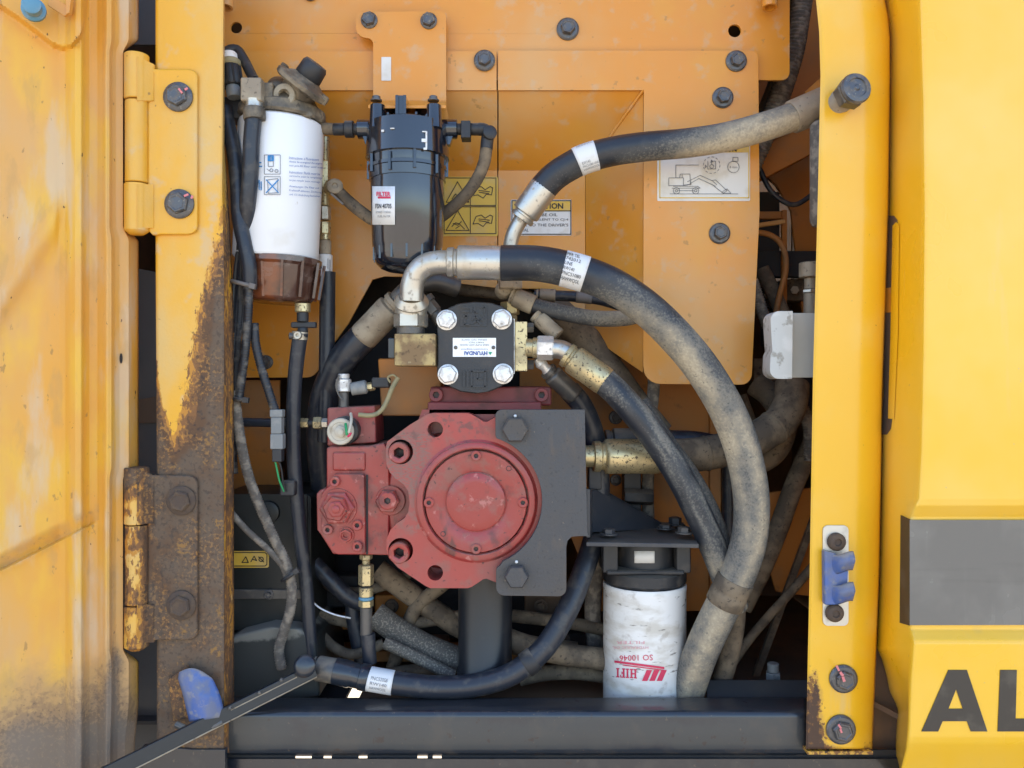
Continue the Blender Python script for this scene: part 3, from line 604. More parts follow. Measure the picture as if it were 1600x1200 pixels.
# stay bar and blue catch in the lower left corner
sb = thing('door_stay', 'long thin steel door stay bar crossing the lower left corner to a pivot', 'stay bar', P(330, 1110, 0))
p0, p1 = P(120, 1232, -120), P(492, 1046, 62)
g = G(); g.obox((p0 + p1) / 2, p1 - p0, (p1 - p0).length, 22 * U, 9 * U); obj('bar', g, 'pipe_black', sb, bevel=1.5)
dv = (p1 - p0).normalized(); side = dv.cross(Vector((0, 1, 0))).normalized()
g = G(); a, b = p0 - side * 11.5 * U + CAMW * 4 * U, p1 - side * 11.5 * U + CAMW * 4 * U; sg = 1 if side.z > 0 else -1
a, b = p0 - side * sg * 11.5 * U + CAMW * 4 * U, p1 - side * sg * 11.5 * U + CAMW * 4 * U; g.tube([a, b], 1.3 * U, 10); obj('edge_lip', g, 'dusty_steel', sb)
a, b = p0.lerp(p1, .62), p0.lerp(p1, .92); g = G(); g.obox((a + b) / 2 + CAMW * 5 * U + side * sg * 3 * U, dv, (b - a).length, 1.6 * U, 2 * U); obj('groove', g, 'dusty_steel', sb)
g = G(); g.lathe(P(478, 1040, 50), (0.05, -1, .25), [(0, 17 * U), (10 * U, 18 * U), (14 * U, 15 * U), (16 * U, 8 * U), (16 * U, 0)], 28); obj('pivot', g, 'beam_black', sb)
for x, y in ((440, 1062), (406, 1082), (360, 1106)):
    g = G(); g.lathe(P(x, y, 20 - (440 - x) * .45), CAMW, [(0, 3 * U), (3 * U, 2.4 * U), (4 * U, 0)], 14); obj('rivet', g, 'dark_steel', sb)
bc = thing('stay_catch', 'blue plastic catch cap clipped over the stay bar at the post foot', 'catch', P(305, 1100, -10))
def cap(u, y):
    t = (y - 1050) / 70; lx = lerp([(1050, 280), (1060, 278), (1120, 296)], y); rx = lerp([(1050, 318), (1060, 332), (1078, 341), (1092, 346), (1107, 349), (1120, 350)], y)
    return lx + (rx - lx) * u, y + (8 * (1 - u) * smooth((y - 1080) / 40)) - 6 * (1 - smooth((y - 1050) / 20)) * math.sin(u * 3.1), -16 - 16 * math.sin(math.pi * min(1, .15 + .85 * u)) * min(1, .35 + t * 1.2)
obj('cap', G().sheet(frange(0, 1, .08), frange(1050, 1120, 3.5), cap), 'blue_plastic', bc, solid=5, ang=60)
g = G(); g.tube(spline([(276, 1132, -18), (296, 1140, -26), (325, 1138, -26), (347, 1128, -18)], 4), 5 * U, 12); obj('spring_clip', g, 'dark_steel', bc)
g = G(); g.prism([(262, 1062), (292, 1040), (300, 1072), (302, 1120), (270, 1128)], -10, 8); g.a = [.85] * len(g.v); obj('bracket', g, 'post_yellow', bc, bevel=2)
g = G(); g.hexa([P(306, 1172, 12), P(346, 1168, 12), P(346, 1142, 12), P(306, 1156, 12)] + [P(306, 1172, 40), P(346, 1168, 40), P(346, 1142, 40), P(306, 1156, 40)]); obj('foot', g, 'inner_orange', bc, bevel=1)

# ------------------------------------------------------------------ right pillar and outer panel
pil = thing('door_pillar', 'bright yellow rounded pillar right of the compartment with a rusty foot', 'pillar', P(1320, 1170, 0))
def pil_l(y): return lerp([(-190, 1268), (0, 1275), (50, 1280), (120, 1282), (300, 1278), (600, 1270), (900, 1265), (1175, 1259)], y)
def pil_r(y): return lerp([(-190, 1376), (0, 1383), (25, 1388), (60, 1391), (120, 1391), (340, 1388), (620, 1379), (900, 1374), (1175, 1363)], y)
def pil_fn(u, y):
    a, b = pil_l(y), pil_r(y)
    if u < 0: return a + 2 * u * 0, y, 3 + 40 * -u
    x = a + (b - a) * u; d = 3 * (1 - smooth(u / .04))
    if u > .58: t = (u - .58) / .42; d += 34 * (1 - math.sqrt(max(0, 1 - t * t * .985)))
    return x, y, d
def pil_wear(x, y):
    v = .95 * smooth((1100 - x * 0 - 1000) / 100) * 0
    u = (x - pil_l(y)) / (pil_r(y) - pil_l(y))
    v = .62 * math.exp(-((u - .08) / .22) ** 2) * smooth((y - 1035) / 70) + .30 * math.exp(-((u - .05) / .12) ** 2) * smooth((y - 1010) / 50)
    v += .5 * smooth((y - 1118) / 40) * (.5 + .5 * math.cos((u - .1) * 5)) + .26 * smooth((y - 1150) / 14) - .35 * math.exp(-((y - 1158) / 7) ** 2) * (u < .75)
    v += .20 * math.exp(-((x - 1275) / 5) ** 2) * smooth((y - 860) / 200)
    return max(0, min(v, 1.05))
obj('pillar_skin', G().sheet([-1, -.5, 0, .01, .02, .04] + frange(.08, .56, .04) + frange(.58, 1, .02), frange(-190, 1170, 4), pil_fn, pil_wear), 'pillar_yellow', pil, solid=5, ang=50)
g = G(); g.box(1262, 1174, 1364, 1179, 2, 40); g.a = [.55] * 8; obj('foot_plate', g, 'pillar_yellow', pil)
flange_bolt(pil, 1317, 1060, 0, 22, 15, 14, mat='bolt_dark', mark=[(-8, -16, 9, 3, -1.1), (-2, -7, 7, 4, -.9), (1, 1, 8, 4, -1.2)])
flange_bolt(pil, 1313, 1139, 0, 23, 16, 14, mat='bolt_dark', mark=[(-1, -4, 7, 3, -1.0), (1, 3, 6, 3, -1.2)])
# rubber-tipped door stop screwed through the pillar
bs = thing('door_stop', 'round steel door stop with a hex collar screwed into the yellow pillar', 'door stop', P(1320, 150, 0))
ax = Vector((.14, -1, .10)); k = K(0); o_ = P(1311, 160, 4)
g = G(); pr = [(0, 19 * k)]
for i in range(5): pr += [((2 + i * 4) * k, 19 * k), ((4 + i * 4) * k, 16.5 * k)]
g.lathe(o_, ax, pr + [(22 * k, 17 * k)], 28); obj('thread', g, 'dusty_steel', bs, ang=60)
g = G(); g.lathe(o_ + ax.normalized() * 22 * k, ax, [(0, 19 * k), (2 * k, 24.5 * k), (18 * k, 25 * k), (23 * k, 21 * k), (23 * k, 18 * k)], 6, .4); obj('hex_collar', g, 'dark_steel', bs, ang=25, bevel=1)
g = G(); g.lathe(o_ + ax.normalized() * 44 * k, ax, [(0, 23 * k), (4 * k, 24 * k), (8 * k, 22 * k), (9 * k, 15 * k), (7 * k, 14 * k), (7 * k, 5 * k), (9 * k, 3 * k), (9 * k, 0)], 32); obj('tip', g, 'bolt_dark', bs, ang=35)
# latch strike
lt = thing('latch_strike', 'steel latch strike plate with a blue roller catch between two screws on the pillar', 'latch', P(1306, 900, -2))
obj('plate', G().prism(rrect(1286, 821, 1326, 978, 8), -3, 3), 'latch_steel', lt, bevel=.8)
for nm, yy in (('catch', 864), ('catch', 912)):
    def cf(u, y, yy=yy):
        t = (y - yy) / 30; x0, x1 = 1294, 1337 - 4 * abs(t - .45) * 2
        return x0 + (x1 - x0) * u, y + 3 * math.sin(u * 5), -8 - 26 * math.sin(min(1, u * 1.15) * math.pi * .62) * (.45 + .55 * math.sin(math.pi * min(1, max(0, t * .9 + .1))))
    obj(nm, G().sheet(frange(0, 1, .07), frange(yy, yy + 30, 3), cf), 'blue_plastic', lt, solid=6, ang=60)
g = G(); g.prism([(1288, 860), (1304, 864), (1322, 876), (1326, 892), (1325, 912), (1320, 938), (1304, 946), (1289, 946)], -16, 14); obj('roller_cheek', g, 'blue_plastic', lt, bevel=3)
for x, y in ((1306, 846), (1303, 957)):
    g = G(); k = K(0); o_ = P(x, y, -3); g.lathe(o_, CAMW, [(0, 14 * k), (5 * k, 14 * k), (9 * k, 11 * k), (10 * k, 6 * k), (7 * k, 5 * k), (7 * k, 0)], 24); obj('screw', g, 'bolt_rust', lt, ang=45)

sp = thing('outer_bodywork', 'bright yellow outer body panel with a dark grey stripe and big black letters', 'body panel', P(1520, 1190, -60))
def sp_l(y): return lerp([(-190, 1376), (0, 1384), (60, 1392), (120, 1392), (340, 1389), (620, 1380), (900, 1375), (1000, 1371), (1012, 1370), (1030, 1378), (1055, 1385), (1080, 1390), (1100, 1400), (1110, 1403), (1150, 1400), (1180, 1400), (1200, 1405)], y)
def sp_f(y): return lerp([(-190, 1433), (0, 1436), (160, 1441), (330, 1443), (560, 1441), (700, 1438), (780, 1434), (800, 1424), (812, 1420), (976, 1420), (985, 1421), (1004, 1426), (1060, 1422), (1140, 1419), (1170, 1416), (1200, 1408)], y)
def sp_d(y): return lerp([(-190, -76), (780, -76), (790, -74), (808, -62), (976, -62), (984, -63), (1000, -76), (1006, -78), (1150, -78), (1162, -76), (1176, -70), (1200, -58), (1230, -46)], y)
def side_d(u, d1): return 40 + (d1 - 35) * u
def sp_fn(u, y):
    a, b = sp_l(y), sp_f(y); d1 = sp_d(y)
    if u < 0: return a, y, 42 + 30 * -u
    if u <= 1: return a + (b - a) * u, y, side_d(u, d1)
    return b + (u - 1), y, d1 + 5 * math.exp(-(u - 1) / 3.0)
rows = frange(-190, 775, 12) + frange(778, 812, 2)[0:] + frange(816, 972, 12) + frange(974, 1010, 2) + frange(1012, 1110, 4) + frange(1112, 1225, 3)
obj('panel_skin', G().sheet([-1, 0] + frange(.1, 1, .1) + [2, 3, 4, 6, 8, 12, 16, 30, 60, 120, 200, 320, 450], rows, sp_fn), 'panel_yellow', sp, solid=4, ang=60)
def sd(x, y): return side_d((x - sp_l(y)) / (sp_f(y) - sp_l(y)), sp_d(y))
# slot between pillar and panel
g = G(); g.prism([(1380, 338), (1397, 337), (1402, 344), (1403, 352), (1400, 520), (1394, 655), (1392, 670), (1386, 679), (1379, 679)], 0, 2, depth_fn=lambda x, y: sd(x, y) - 1.2); obj('slot', g, 'bay_dark', sp, label='long dark slot in the side of the panel')
g = G(); g.prism([(1396, 352), (1401, 347), (1405, 352), (1403, 520), (1397, 655), (1389, 654), (1393, 520)], 0, 4, depth_fn=lambda x, y: sd(x, y) - 3); obj('slot_lip', g, 'panel_yellow', sp, bevel=1)
g = G(); g.prism([(1385, 450), (1392, 449), (1392, 488), (1385, 488)], 0, 4, depth_fn=lambda x, y: sd(x, y) - 2.4); obj('spacer', g, 'inner_orange', sp)
# grey stripe: face and the piece that wraps round the edge
obj('stripe', G().prism([(1421.5, 812.5), (1880, 812.5), (1880, 976), (1421.5, 977)], 0, 1, depth_fn=lambda x, y: sp_fn(1 + x - sp_f(y), 850)[2] - 6.2 - 0 * x), 'stripe_grey', sp, bevel=.4)
g = G(); y0, y1 = 806, 973
def side_pt(y, u): a = sp_fn(u, y); return P(a[0] - 1.2, y, a[2] - 1.0)
q = [P(1405.5, y1, sd(1405.5, 900) - 2), P(1421, 977.5, -63.6), P(1421, 811.5, -63.6), P(1407, y0 - 1, sd(1407, 900) - 2)]; g.hexa(q + [v + Vector((.0012, .0012, 0)) for v in q]); obj('stripe_return', g, 'letter_black', sp)
for nm, out_, hl in (('letter_a', [(1440, 1143), (1482, 1047), (1511, 1047), (1543, 1143), (1517, 1143), (1511, 1127), (1473, 1127), (1466, 1143)], [[(1482, 1107.5), (1504.5, 1107.5), (1494, 1077)]]),
                     ('letter_l', [(1559, 1143), (1563, 1047), (1589, 1047), (1587, 1123), (1650, 1123), (1650, 1143)], [])):
    obj('lettering', G().prism(out_, 0, .8, hl, depth_fn=lambda x, y: sp_fn(1 + x - sp_f(y), y)[2] - 1.2), 'letter_black', sp)
# ------------------------------------------------------------------ sill beam
bm_ = thing('sill_beam', 'long black square sill beam along the bottom of the compartment', 'beam', P(800, 1180, 60))
def beam_fn(u, v):   # u across, v around the front
    pts = [(1090, 84), (1093, 76), (1109, 33), (1111, 30), (1114, 27), (1118, 25), (1124, 24), (1169, 24), (1175, 26), (1179, 32), (1181.5, 40)]
    i = min(int(v), len(pts) - 2); t = v - i; y = pts[i][0] + (pts[i + 1][0] - pts[i][0]) * t; d = pts[i][1] + (pts[i + 1][1] - pts[i][1]) * t
    return u, y, d
g = G(); us = frange(338, 1261, 8); vs_ = frange(0, 10, .5); VV = []; AA = []
for v in vs_:
    for u in us:
        x, y, d = beam_fn(u, v); VV.append(P(x, y, d)); AA.append(smooth((y - 1113) / 14) * (1 - smooth((y - 1166) / 14)) * (.75 + .45 * mnoise.noise((x * .012, y * .05, 1))) + .12 * smooth((600 - x) / 200) + .01)
W = len(us); g.add(VV, [[i * W + j, (i + 1) * W + j, (i + 1) * W + j + 1, i * W + j + 1] for i in range(len(vs_) - 1) for j in range(W - 1)], AA)
obj('beam', g, 'beam_black', bm_, solid=5, ang=60)
for x in (352, 1250):
    g = G(); g.box(x - 6, 1116, x + 6, 1180, 34, 44); obj('end_gusset', g, 'beam_black', bm_)
fr = thing('bottom_rail', 'black frame rail below the sill beam with a thin slit of daylight above it', 'rail', P(800, 1200, 40))
obj('rail', G().prism([(230, 1186), (1420, 1186), (1420, 1400), (230, 1400)], 30, 3), 'beam_black', fr)
for a, b in ((330, 461), (487, 505), (518, 560), (574, 652), (668, 676), (690, 1420)):
    g = G(); g.box(a, 1172, b, 1196, 37, 3); obj('spacer', g, 'bay_black', fr)
for x, w_ in ((1010, 18), (560, 30), (900, 14)): pass
pl = thing('post_plate', 'dark plate standing behind the pillar foot and the panel edge', 'plate', P(1390, 1100, 60))
obj('plate', G().prism([(1335, 980), (1420, 980), (1420, 1185), (1335, 1185)], 60, 6), 'bay_dark', pl, bevel=1)
g = G(); q = [P(1366, 1100, 50), P(1400, 1118, 40)]; g.obox((q[0] + q[1]) / 2, q[1] - q[0], 60 * U, 8 * U, 4 * U); obj('strut', g, 'bay_dark', pl)

# ------------------------------------------------------------------ black fuel filter on its bracket
fb = thing('filter_bracket', 'flat yellow hanging bracket with two bolts and a blank white label', 'bracket', P(640, 100, 130))
o = rrect(556, 20, 698, 160, 8, (1, 1, 0, 0))
o = arc(564, 27, 8, 180, 270, 4) + arc(688, 26, 9, 270, 360, 4) + [(697, 160), (701, 186), (583, 186), (583, 70)] + arc(573, 69, 10, 0, -90, 5) + arc(572, 43, 16, 90, 180, 5)
obj('plate', G().prism(o, 142, 6), 'inner_orange', fb, bevel=1.2)
g = G(); q = [P(575, 164, 70), P(697, 164, 70), P(697, 157, 142), P(582, 157, 142)]; q2 = [v + Vector((0, 0, -6 * U)) for v in q]; 
g.add(q + q2, [[0, 1, 2, 3], [7, 6, 5, 4], [0, 4, 5, 1], [1, 5, 6, 2], [2, 6, 7, 3], [3, 7, 4, 0]]); obj('shelf', g, 'inner_orange', fb, bevel=1.5)
flange_bolt(fb, 577, 32, 142, 13, 11, 11, mat='bolt_dark'); flange_bolt(fb, 670, 33, 142, 13, 11, 11, mat='bolt_dark')
obj('blank_label', G().prism(rrect(596, 89, 611, 126, 1), 140.6, 1), 'label_aged', fb)
for x in (588, 677):
    g = G(); k = K(100); g.lathe(P(x, 158, 100), (0, 0, 1), [(0, 9 * k), (2 * k, 9 * k), (2 * k, 6.5 * k), (7 * k, 6.5 * k), (8 * k, 5 * k), (8 * k, 0)], 6 * 4); obj('bolt', g, 'bolt_dark', fb, ang=40)

ff = thing('fuel_filter', 'glossy black cylindrical fuel filter hanging from the yellow bracket', 'filter', P(637, 300, 105))
cx, dc = 637, 105; k = K(dc); base = P(cx, 0, dc)
def vcan(name, prof, mat, parent, cx, dc, seg=48, ang=40, tilt=0, wear=None, hexr=()):
    """prof: (y pixel, r pixel) top to bottom"""
    k = K(dc); y0 = prof[0][0]; ax = (math.sin(R(tilt)), 0, -math.cos(R(tilt))); g = G()
    g.lathe(P(cx, y0, dc), ax, [((y - y0) * k, r * k) for y, r in prof], seg, 0, hexr, wear); return obj(name, g, mat, parent, ang=ang)
vcan('head', [(196, 0), (196, 57), (199, 63), (236, 64.5), (249, 65), (250, 58), (250, 0)], 'black_plastic', ff, cx, dc)
vcan('collar', [(236, 60), (240, 60.5), (262, 59), (263, 61.5), (268, 61.5), (269, 60), (284, 59.5), (285, 55), (285, 0)], 'black_plastic', ff, cx, dc)
g = G()
for i in range(10):
    a = 2 * math.pi * i / 10 + .3; x = cx + 59.5 * math.sin(a)
    c = Vector((base.x + math.sin(a) * 61.5 * k, base.y - math.cos(a) * 61.5 * k, P(0, 263 + 3 * (i % 2), dc).z)); g.obox(c, (0, 0, 1), 28 * k, 4 * k, 4 * k)
obj('collar_rib', g, 'black_plastic', ff, kind='stuff')
vcan('bowl', [(274, 57.5), (300, 57.5), (384, 55), (388, 53.5), (398, 53), (406, 52), (414, 48.5), (420, 42), (424, 32), (426, 20), (426, 0)], 'black_plastic', ff, cx, dc)
g = G()
for i in range(14):
    a = 2 * math.pi * i / 14 + .1; c = Vector((base.x + math.sin(a) * 52.5 * k, base.y - math.cos(a) * 52.5 * k, P(0, 399, dc).z)); g.obox(c, (0, 0, 1), 20 * k, 3 * k, 3 * k)
obj('bowl_rib', g, 'black_plastic', ff, kind='stuff')
for x, dd in ((590, 70), (678, 70), (612, 120), (660, 120)):
    g = G(); kk = K(dd); g.lathe(P(x, 165, dd), (0, 0, -1), [(0, 8 * kk), (0, 11.5 * kk), (30 * kk, 13 * kk), (36 * kk, 14 * kk)], 20); obj('mount_boss', g, 'black_plastic', ff, ang=45)
for x0, w_, y0, dd in ((620, 5, 148, 54), (632, 5, 148, 54), (606, 4, 175, 66), (650, 4, 174, 66)):
    g = G(); g.box(x0 - w_ / 2, y0, x0 + w_ / 2, 198, dd, 60); obj('head_rib', g, 'black_plastic', ff, bevel=.8)
g = G(); g.box(622, 149, 631, 192, 60, 40); obj('head_rib', g, 'black_plastic', ff)
for sx, pts in ((-1, [(643, 198), (668, 176), (668, 198)]), (1, [(606, 198), (606, 184), (618, 198)])):
    obj('gusset', G().prism(pts, 62, 30), 'black_plastic', ff, bevel=.6)
# side ports and quick couplers
for sgn in (-1, 1):
    X = lambda q: cx + sgn * q
    for nm, a, b, r, mt in (('port', 45, 78, 15, 'black_plastic'), ('coupler', 70, 86, 9, 'black_matt'), ('coupler', 84, 98, 13, 'black_matt'), ('coupler', 96, 116, 9.5, 'black_matt')):
        g = G(); kk = K(dc); g.lathe(P(X(a), 202, dc), (sgn, 0, 0), [(0, r * kk * .9), (1 * kk, r * kk), ((b - a - 1) * kk, r * kk), ((b - a) * kk, r * kk * .9), ((b - a) * kk, 0)], 22); obj(nm, g, mt, ff, ang=45)
    obj('web', G().prism([(X(52), 196), (X(76), 196), (X(66), 226), (X(56), 226)], dc - 8, 16), 'black_plastic', ff, bevel=1)
g = G(); g.box(720, 188, 735, 215, dc - 14, 28); obj('clip', g, 'black_matt', ff, bevel=1.5)
g = G(); g.tube(spline([(748, 202, dc), (757, 203, dc), (762, 210, dc), (761, 222, dc), (760, 233, dc)], 3), 10 * K(dc), 18); obj('elbow', g, 'black_matt', ff)
g = G(); g.lathe(P(764, 209, dc - 6), (.3, -1, .1), [(0, 11 * K(dc)), (8 * U, 11 * K(dc)), (10 * U, 8 * K(dc)), (10 * U, 0)], 20); obj('elbow_cap', g, 'black_matt', ff)
# paper label on the bowl
WR = (cx, dc, 57.5)
def wrapped(name, x0, y0, x1, y1, wrap, mat, parent, dz=0.0, nx=16, outline=None, **kw):
    vs_ = []; fs = []; wv = (wrap[0], wrap[1], wrap[2])
    for j in range(2):
        for i in range(nx + 1):
            q = place(x0 + (x1 - x0) * i / nx, (y1, y0)[j], 0, wv); ctr = Vector((P(wv[0], 0, wv[1]).x, wv[1] * U, q.z)); n = (q - ctr).normalized(); vs_.append(q + n * (dz - .0003))
    for i in range(nx): fs.append([i, i + 1, nx + 2 + i, nx + 1 + i])
    g = G(); g.add(vs_, fs); return obj(name, g, mat, parent, solid=.3, **kw)
lab = wrapped('label', 581, 291, 617, 351, (cx, dc, 57.3), 'label_white', ff, label='torn white paper label on the black bowl')
wr = (cx, dc, 58.0)
wrapped('red_bar', 590, 307, 610, 310, (cx, dc, 57.8), 'ink_red', lab)
text('FILTER', 599, 303, 22, 7, 0, 'ink_red', parent=lab, wrap=wr, bold=.03)
text('FSN 40705', 599, 322, 25, 7.5, 0, 'ink', parent=lab, wrap=wr, bold=.015)
text('SPARE 1 DIESEL', 599, 331.5, 24, 3.2, 0, 'ink_grey', parent=lab, wrap=wr); text('FUEL FILTER', 600, 338, 20, 3.2, 0, 'ink_grey', parent=lab, wrap=wr)
# chipped paint on the head
g = G()
for a, b, c, d_ in ((660, 205, 666, 206.5), (665, 206, 667.5, 232), (659, 217, 667, 222), (596, 203, 600, 206), (610, 200, 616, 201.5), (662, 231, 667, 234)):
    q = [place((a + c) / 2, (b + d_) / 2, 0, (cx, dc, 64.6))]; n = (q[0] - Vector((base.x, base.y, q[0].z))).normalized(); g.obox(q[0] , (0, 0, 1), (d_ - b) * k, (c - a) * k, .0016)
obj('paint_chip', g, 'label_white', ff)

# ------------------------------------------------------------------ white fuel water separator, upper left
ws = thing('water_separator', 'tall white spin-on fuel filter with an amber water bowl and brown primer head', 'filter', P(438, 320, 110))
cx2, dc2, tl = 440, 110, -2.5
def tcan(name, prof, mat, ax_x=cx2, y_ref=200, ang=40, seg=48):
    k = K(dc2); a = Vector((math.sin(R(tl)), 0, -math.cos(R(tl)))); o = P(ax_x, y_ref, dc2); g = G()
    y0 = prof[0][0]; g.lathe(o + a * (y0 - y_ref) * k, a, [((y - y0) * k, r * k) for y, r in prof], seg); return obj(name, g, mat, ws, ang=ang)
can = tcan('canister', [(193, 0), (193, 61), (196, 64.5), (203, 65.5), (402, 65), (406, 62), (407, 0)], 'canister_white')
tcan('head', [(150, 0), (150, 40), (158, 50), (168, 57), (174, 66), (188, 68), (192, 66), (193, 0)], 'primer_brown', ang=30)
bowl = tcan('water_bowl', [(404, 58), (406, 63), (414, 63), (418, 58.5), (466, 53), (471, 49), (474, 40), (474, 0)], 'amber', ax_x=448)
g = G(); k = K(dc2)
for i in range(12):
    a = 2 * math.pi * i / 12 + .2; p0 = P(446, 414, dc2) + Vector((math.sin(a) * 59.5 * k, -math.cos(a) * 59.5 * k, 0)); p1 = P(444, 468, dc2) + Vector((math.sin(a) * 53 * k, -math.cos(a) * 53 * k, 0))
    g.obox((p0 + p1) / 2, p1 - p0, (p1 - p0).length, 4 * k, 4 * k)
obj('bowl_rib', g, 'amber', ws, kind='stuff')
g = G(); k = K(dc2 - 30)
g.hexa([P(385, 182, 60), P(492, 186, 60), P(478, 128, 75), P(425, 122, 75), P(385, 176, 130), P(496, 180, 130), P(488, 122, 130), P(425, 118, 130)]); obj('primer_body', g, 'primer_brown', ws, bevel=9, seg=3)
g = G(); g.lathe(P(448, 153, 62), CAMW, [(0, 16 * k), (14 * k, 17.5 * k), (16 * k, 16 * k), (16 * k, 8.5 * k), (2 * k, 8 * k), (2 * k, 0)], 32); obj('port', g, 'port_tan', ws, ang=40)
g = G(); g.lathe(P(421, 145, 60), CAMW, [(0, 7 * k), (10 * k, 7 * k), (11 * k, 5 * k), (11 * k, 0)], 20); obj('plug', g, 'connector_grey', ws, ang=40)
ax = Vector((.62, -.25, .78)).normalized(); o_ = P(462, 150, 78)
def pl_(hs): return [(h * k, r * k) for h, r in hs]
o_ = P(470, 138, 74)
g = G(); g.lathe(o_, ax, pl_([(-16, 26), (-2, 28), (0, 40), (3, 44), (9, 44), (12, 40), (13, 30), (16, 27), (20, 20)]), 40); obj('primer_flange', g, 'primer_brown', ws, ang=40)
g = G(); g.lathe(o_ + ax * 18 * k, ax, pl_([(0, 19), (3, 21), (22, 20), (27, 17), (28, 0)]), 32); obj('primer_knob', g, 'black_matt', ws, ang=40)
for s_ in (-1, 1):
    e = ax.cross(Vector((0, -1, 0))).normalized(); g = G(); g.lathe(o_ + e * s_ * 40 * k + ax * 2 * k, ax, pl_([(0, 6), (12, 6), (13, 4), (13, 0)]), 16); obj('screw', g, 'primer_brown', ws)
# drain valve
for nm, y0, y1, r, mt in (('drain_neck', 474, 488, 12, 'brass_zinc'), ('drain_valve', 488, 503, 9, 'black_matt'), ('drain_valve', 512, 522, 8, 'black_matt')):
    vcan(nm, [(y0, r * .9), (y0 + 1, r), (y1 - 1, r), (y1, r * .9)], mt, ws, 473, 96, 24)
g = G(); g.box(454, 503, 493, 512, 92, 12); obj('drain_handle', g, 'black_matt', ws, bevel=2)
# print on the can
WS = (cx2, dc2, 66.0); WT = (cx2, dc2, 66.0)
pr = [[(413, 242), (438, 242), (438, 272), (413, 272), (413, 242)], [(413, 276), (438, 276), (438, 304), (413, 304), (413, 276)]]
obj('print', strokes(G(), pr, 0, .8, WS, 0), 'ink_grey', can)
obj('print', strokes(G(), [[(416, 281), (435, 301)], [(435, 281), (416, 301)], [(419, 243.5), (427, 243.5), (427, 251), (419, 251), (419, 243.5)], [(420.5, 245), (420.5, 250)], [(422, 245), (422, 250)], [(425, 245), (425, 250)], [(403, 254), (408, 254)], [(404, 260), (409, 260)], [(405, 282), (405, 296)], [(408, 284), (408, 297)]], 0, 1.7, WS, 0), 'ink_blue', can)
obj('print', strokes(G(), [[(418, 281), (434, 279), (434, 301), (419, 302), (418, 281)], [(419, 252), (419, 260), (427, 260), (427, 252)], [*circ(424, 266, 2.5, 10), (426.5, 266)], [*circ(432, 267, 2.5, 10), (434.5, 267)], [(417, 264), (421, 267)], [(352, 243), (366, 243), (366, 262)], [(352, 243), (352, 271), (366, 271)], [(354, 252), (362, 248)]], 0, .9, WS, 0), 'ink_grey', can)
g = G(); y = 248
for blk in (('Instructions: a Fluorescent', 'device de-energised the engine', 'not pre-fill filter until installed'), ('Instructions: Fluids must be', 'cartouche avant le remplissage', 'ne pas remplir avant montage'), ('Anweisungen: Die Filter und', 'Kraftstoff ablassen, Dichtung', 'und 1/2 Umdrehung festziehen')):
    for s_ in blk:
        L = len(s_) * 1.72; text(s_, 452 + L / 2, y, L, 4.0, 0, wrap=WT, g=g, rot=R(-4)); y += 6.4
    y += 3.2
obj('print', g, 'ink_navy', can)

# ------------------------------------------------------------------ red hydraulic pump
rp = thing('hydraulic_pump', 'big red cast hydraulic pump with a round end cap in the middle of the bay', 'pump', P(700, 920, 150))
DP = 62
cov = [(605, 690), (640, 664), (668, 647), (676, 645.5), (731, 645.5), (738, 648), (756, 659), (762, 659), (775, 651), (800, 648)] + arc(744, 783, 103, -52, 52, 18) + \
      [(790, 918), (775, 910), (760, 904), (755, 905), (737, 917), (731, 919), (672, 919), (664, 915), (622, 887), (608, 872), (603.5, 858), (604, 843), (610, 828), (620, 818), (632, 810), (638, 800), (640, 786), (638, 768), (631, 757), (618, 748), (609, 738), (604, 726), (603, 706), (603.5, 696)]
def cov_wear(x, y):
    return .62 * (1 - smooth((x - 672 - 5 * mnoise.noise((y * .05, 0, 0))) / 10)) * (1 - smooth((y - 765) / 60)) + .30 * math.exp(-((x - 690) / 14) ** 2 - ((y - 655) / 22) ** 2)
g = G().prism(cov, DP, 46, holes=[circ(680, 671, 12.2), circ(680, 895, 12.2)])
# finer front so that the grime keeps its place
fine = G().prism(cov, DP, 46, holes=[circ(680, 671, 12.2), circ(680, 895, 12.2), circ(626, 706, 19.5), circ(626, 860, 19.5), circ(744, 783, 82)])
o_cov = obj('cover_plate', fine, 'red_cover', rp)
g = G(); g.lathe(P(744, 783, DP), CAMW, [(h * K(DP), r * K(DP)) for h, r in ((-30, 103), (-6, 103), (-5, 98), (0, 96.5), (2, 93), (7, 92), (8, 90), (8, 83.5), (7, 82.5), (-14, 82), (-14, 60), (-30, 60))], 72); obj('cap_ring', g, 'red', rp, ang=40)
cap_ = G().lathe(P(744, 783, DP + 4), CAMW, [(h * K(DP), r * K(DP)) for h, r in ((-18, 79.6), (7, 79.6), (8.5, 78.4), (8.5, 49), (7.5, 47.5), (7.5, 46.5), (12, 45.5), (13, 44), (13.3, 30), (13.4, 0))], 64)
ec = obj('end_cap', cap_, 'red', rp, ang=40)
for x, y in ((744, 712), (670.5, 785), (817, 785), (744, 857)): socket_bolt(ec, x, y, DP - 4, 8, 5, inner=.5)
for x, y in ((795, 732), (692.5, 834)):
    g = G(); g.lathe(P(x, y, DP - 4.6), CAMW, [(0, 5 * U), (.0004, 4.2 * U), (.0004, 3.4 * U), (-.003, 3.2 * U), (-.003, 0)], 18); obj('tapped_hole', g, 'ink', ec)
for x, y in ((626, 706), (626, 860)):
    socket_bolt(rp, x, y, DP + 22, 16.6, 23, inner=.54)
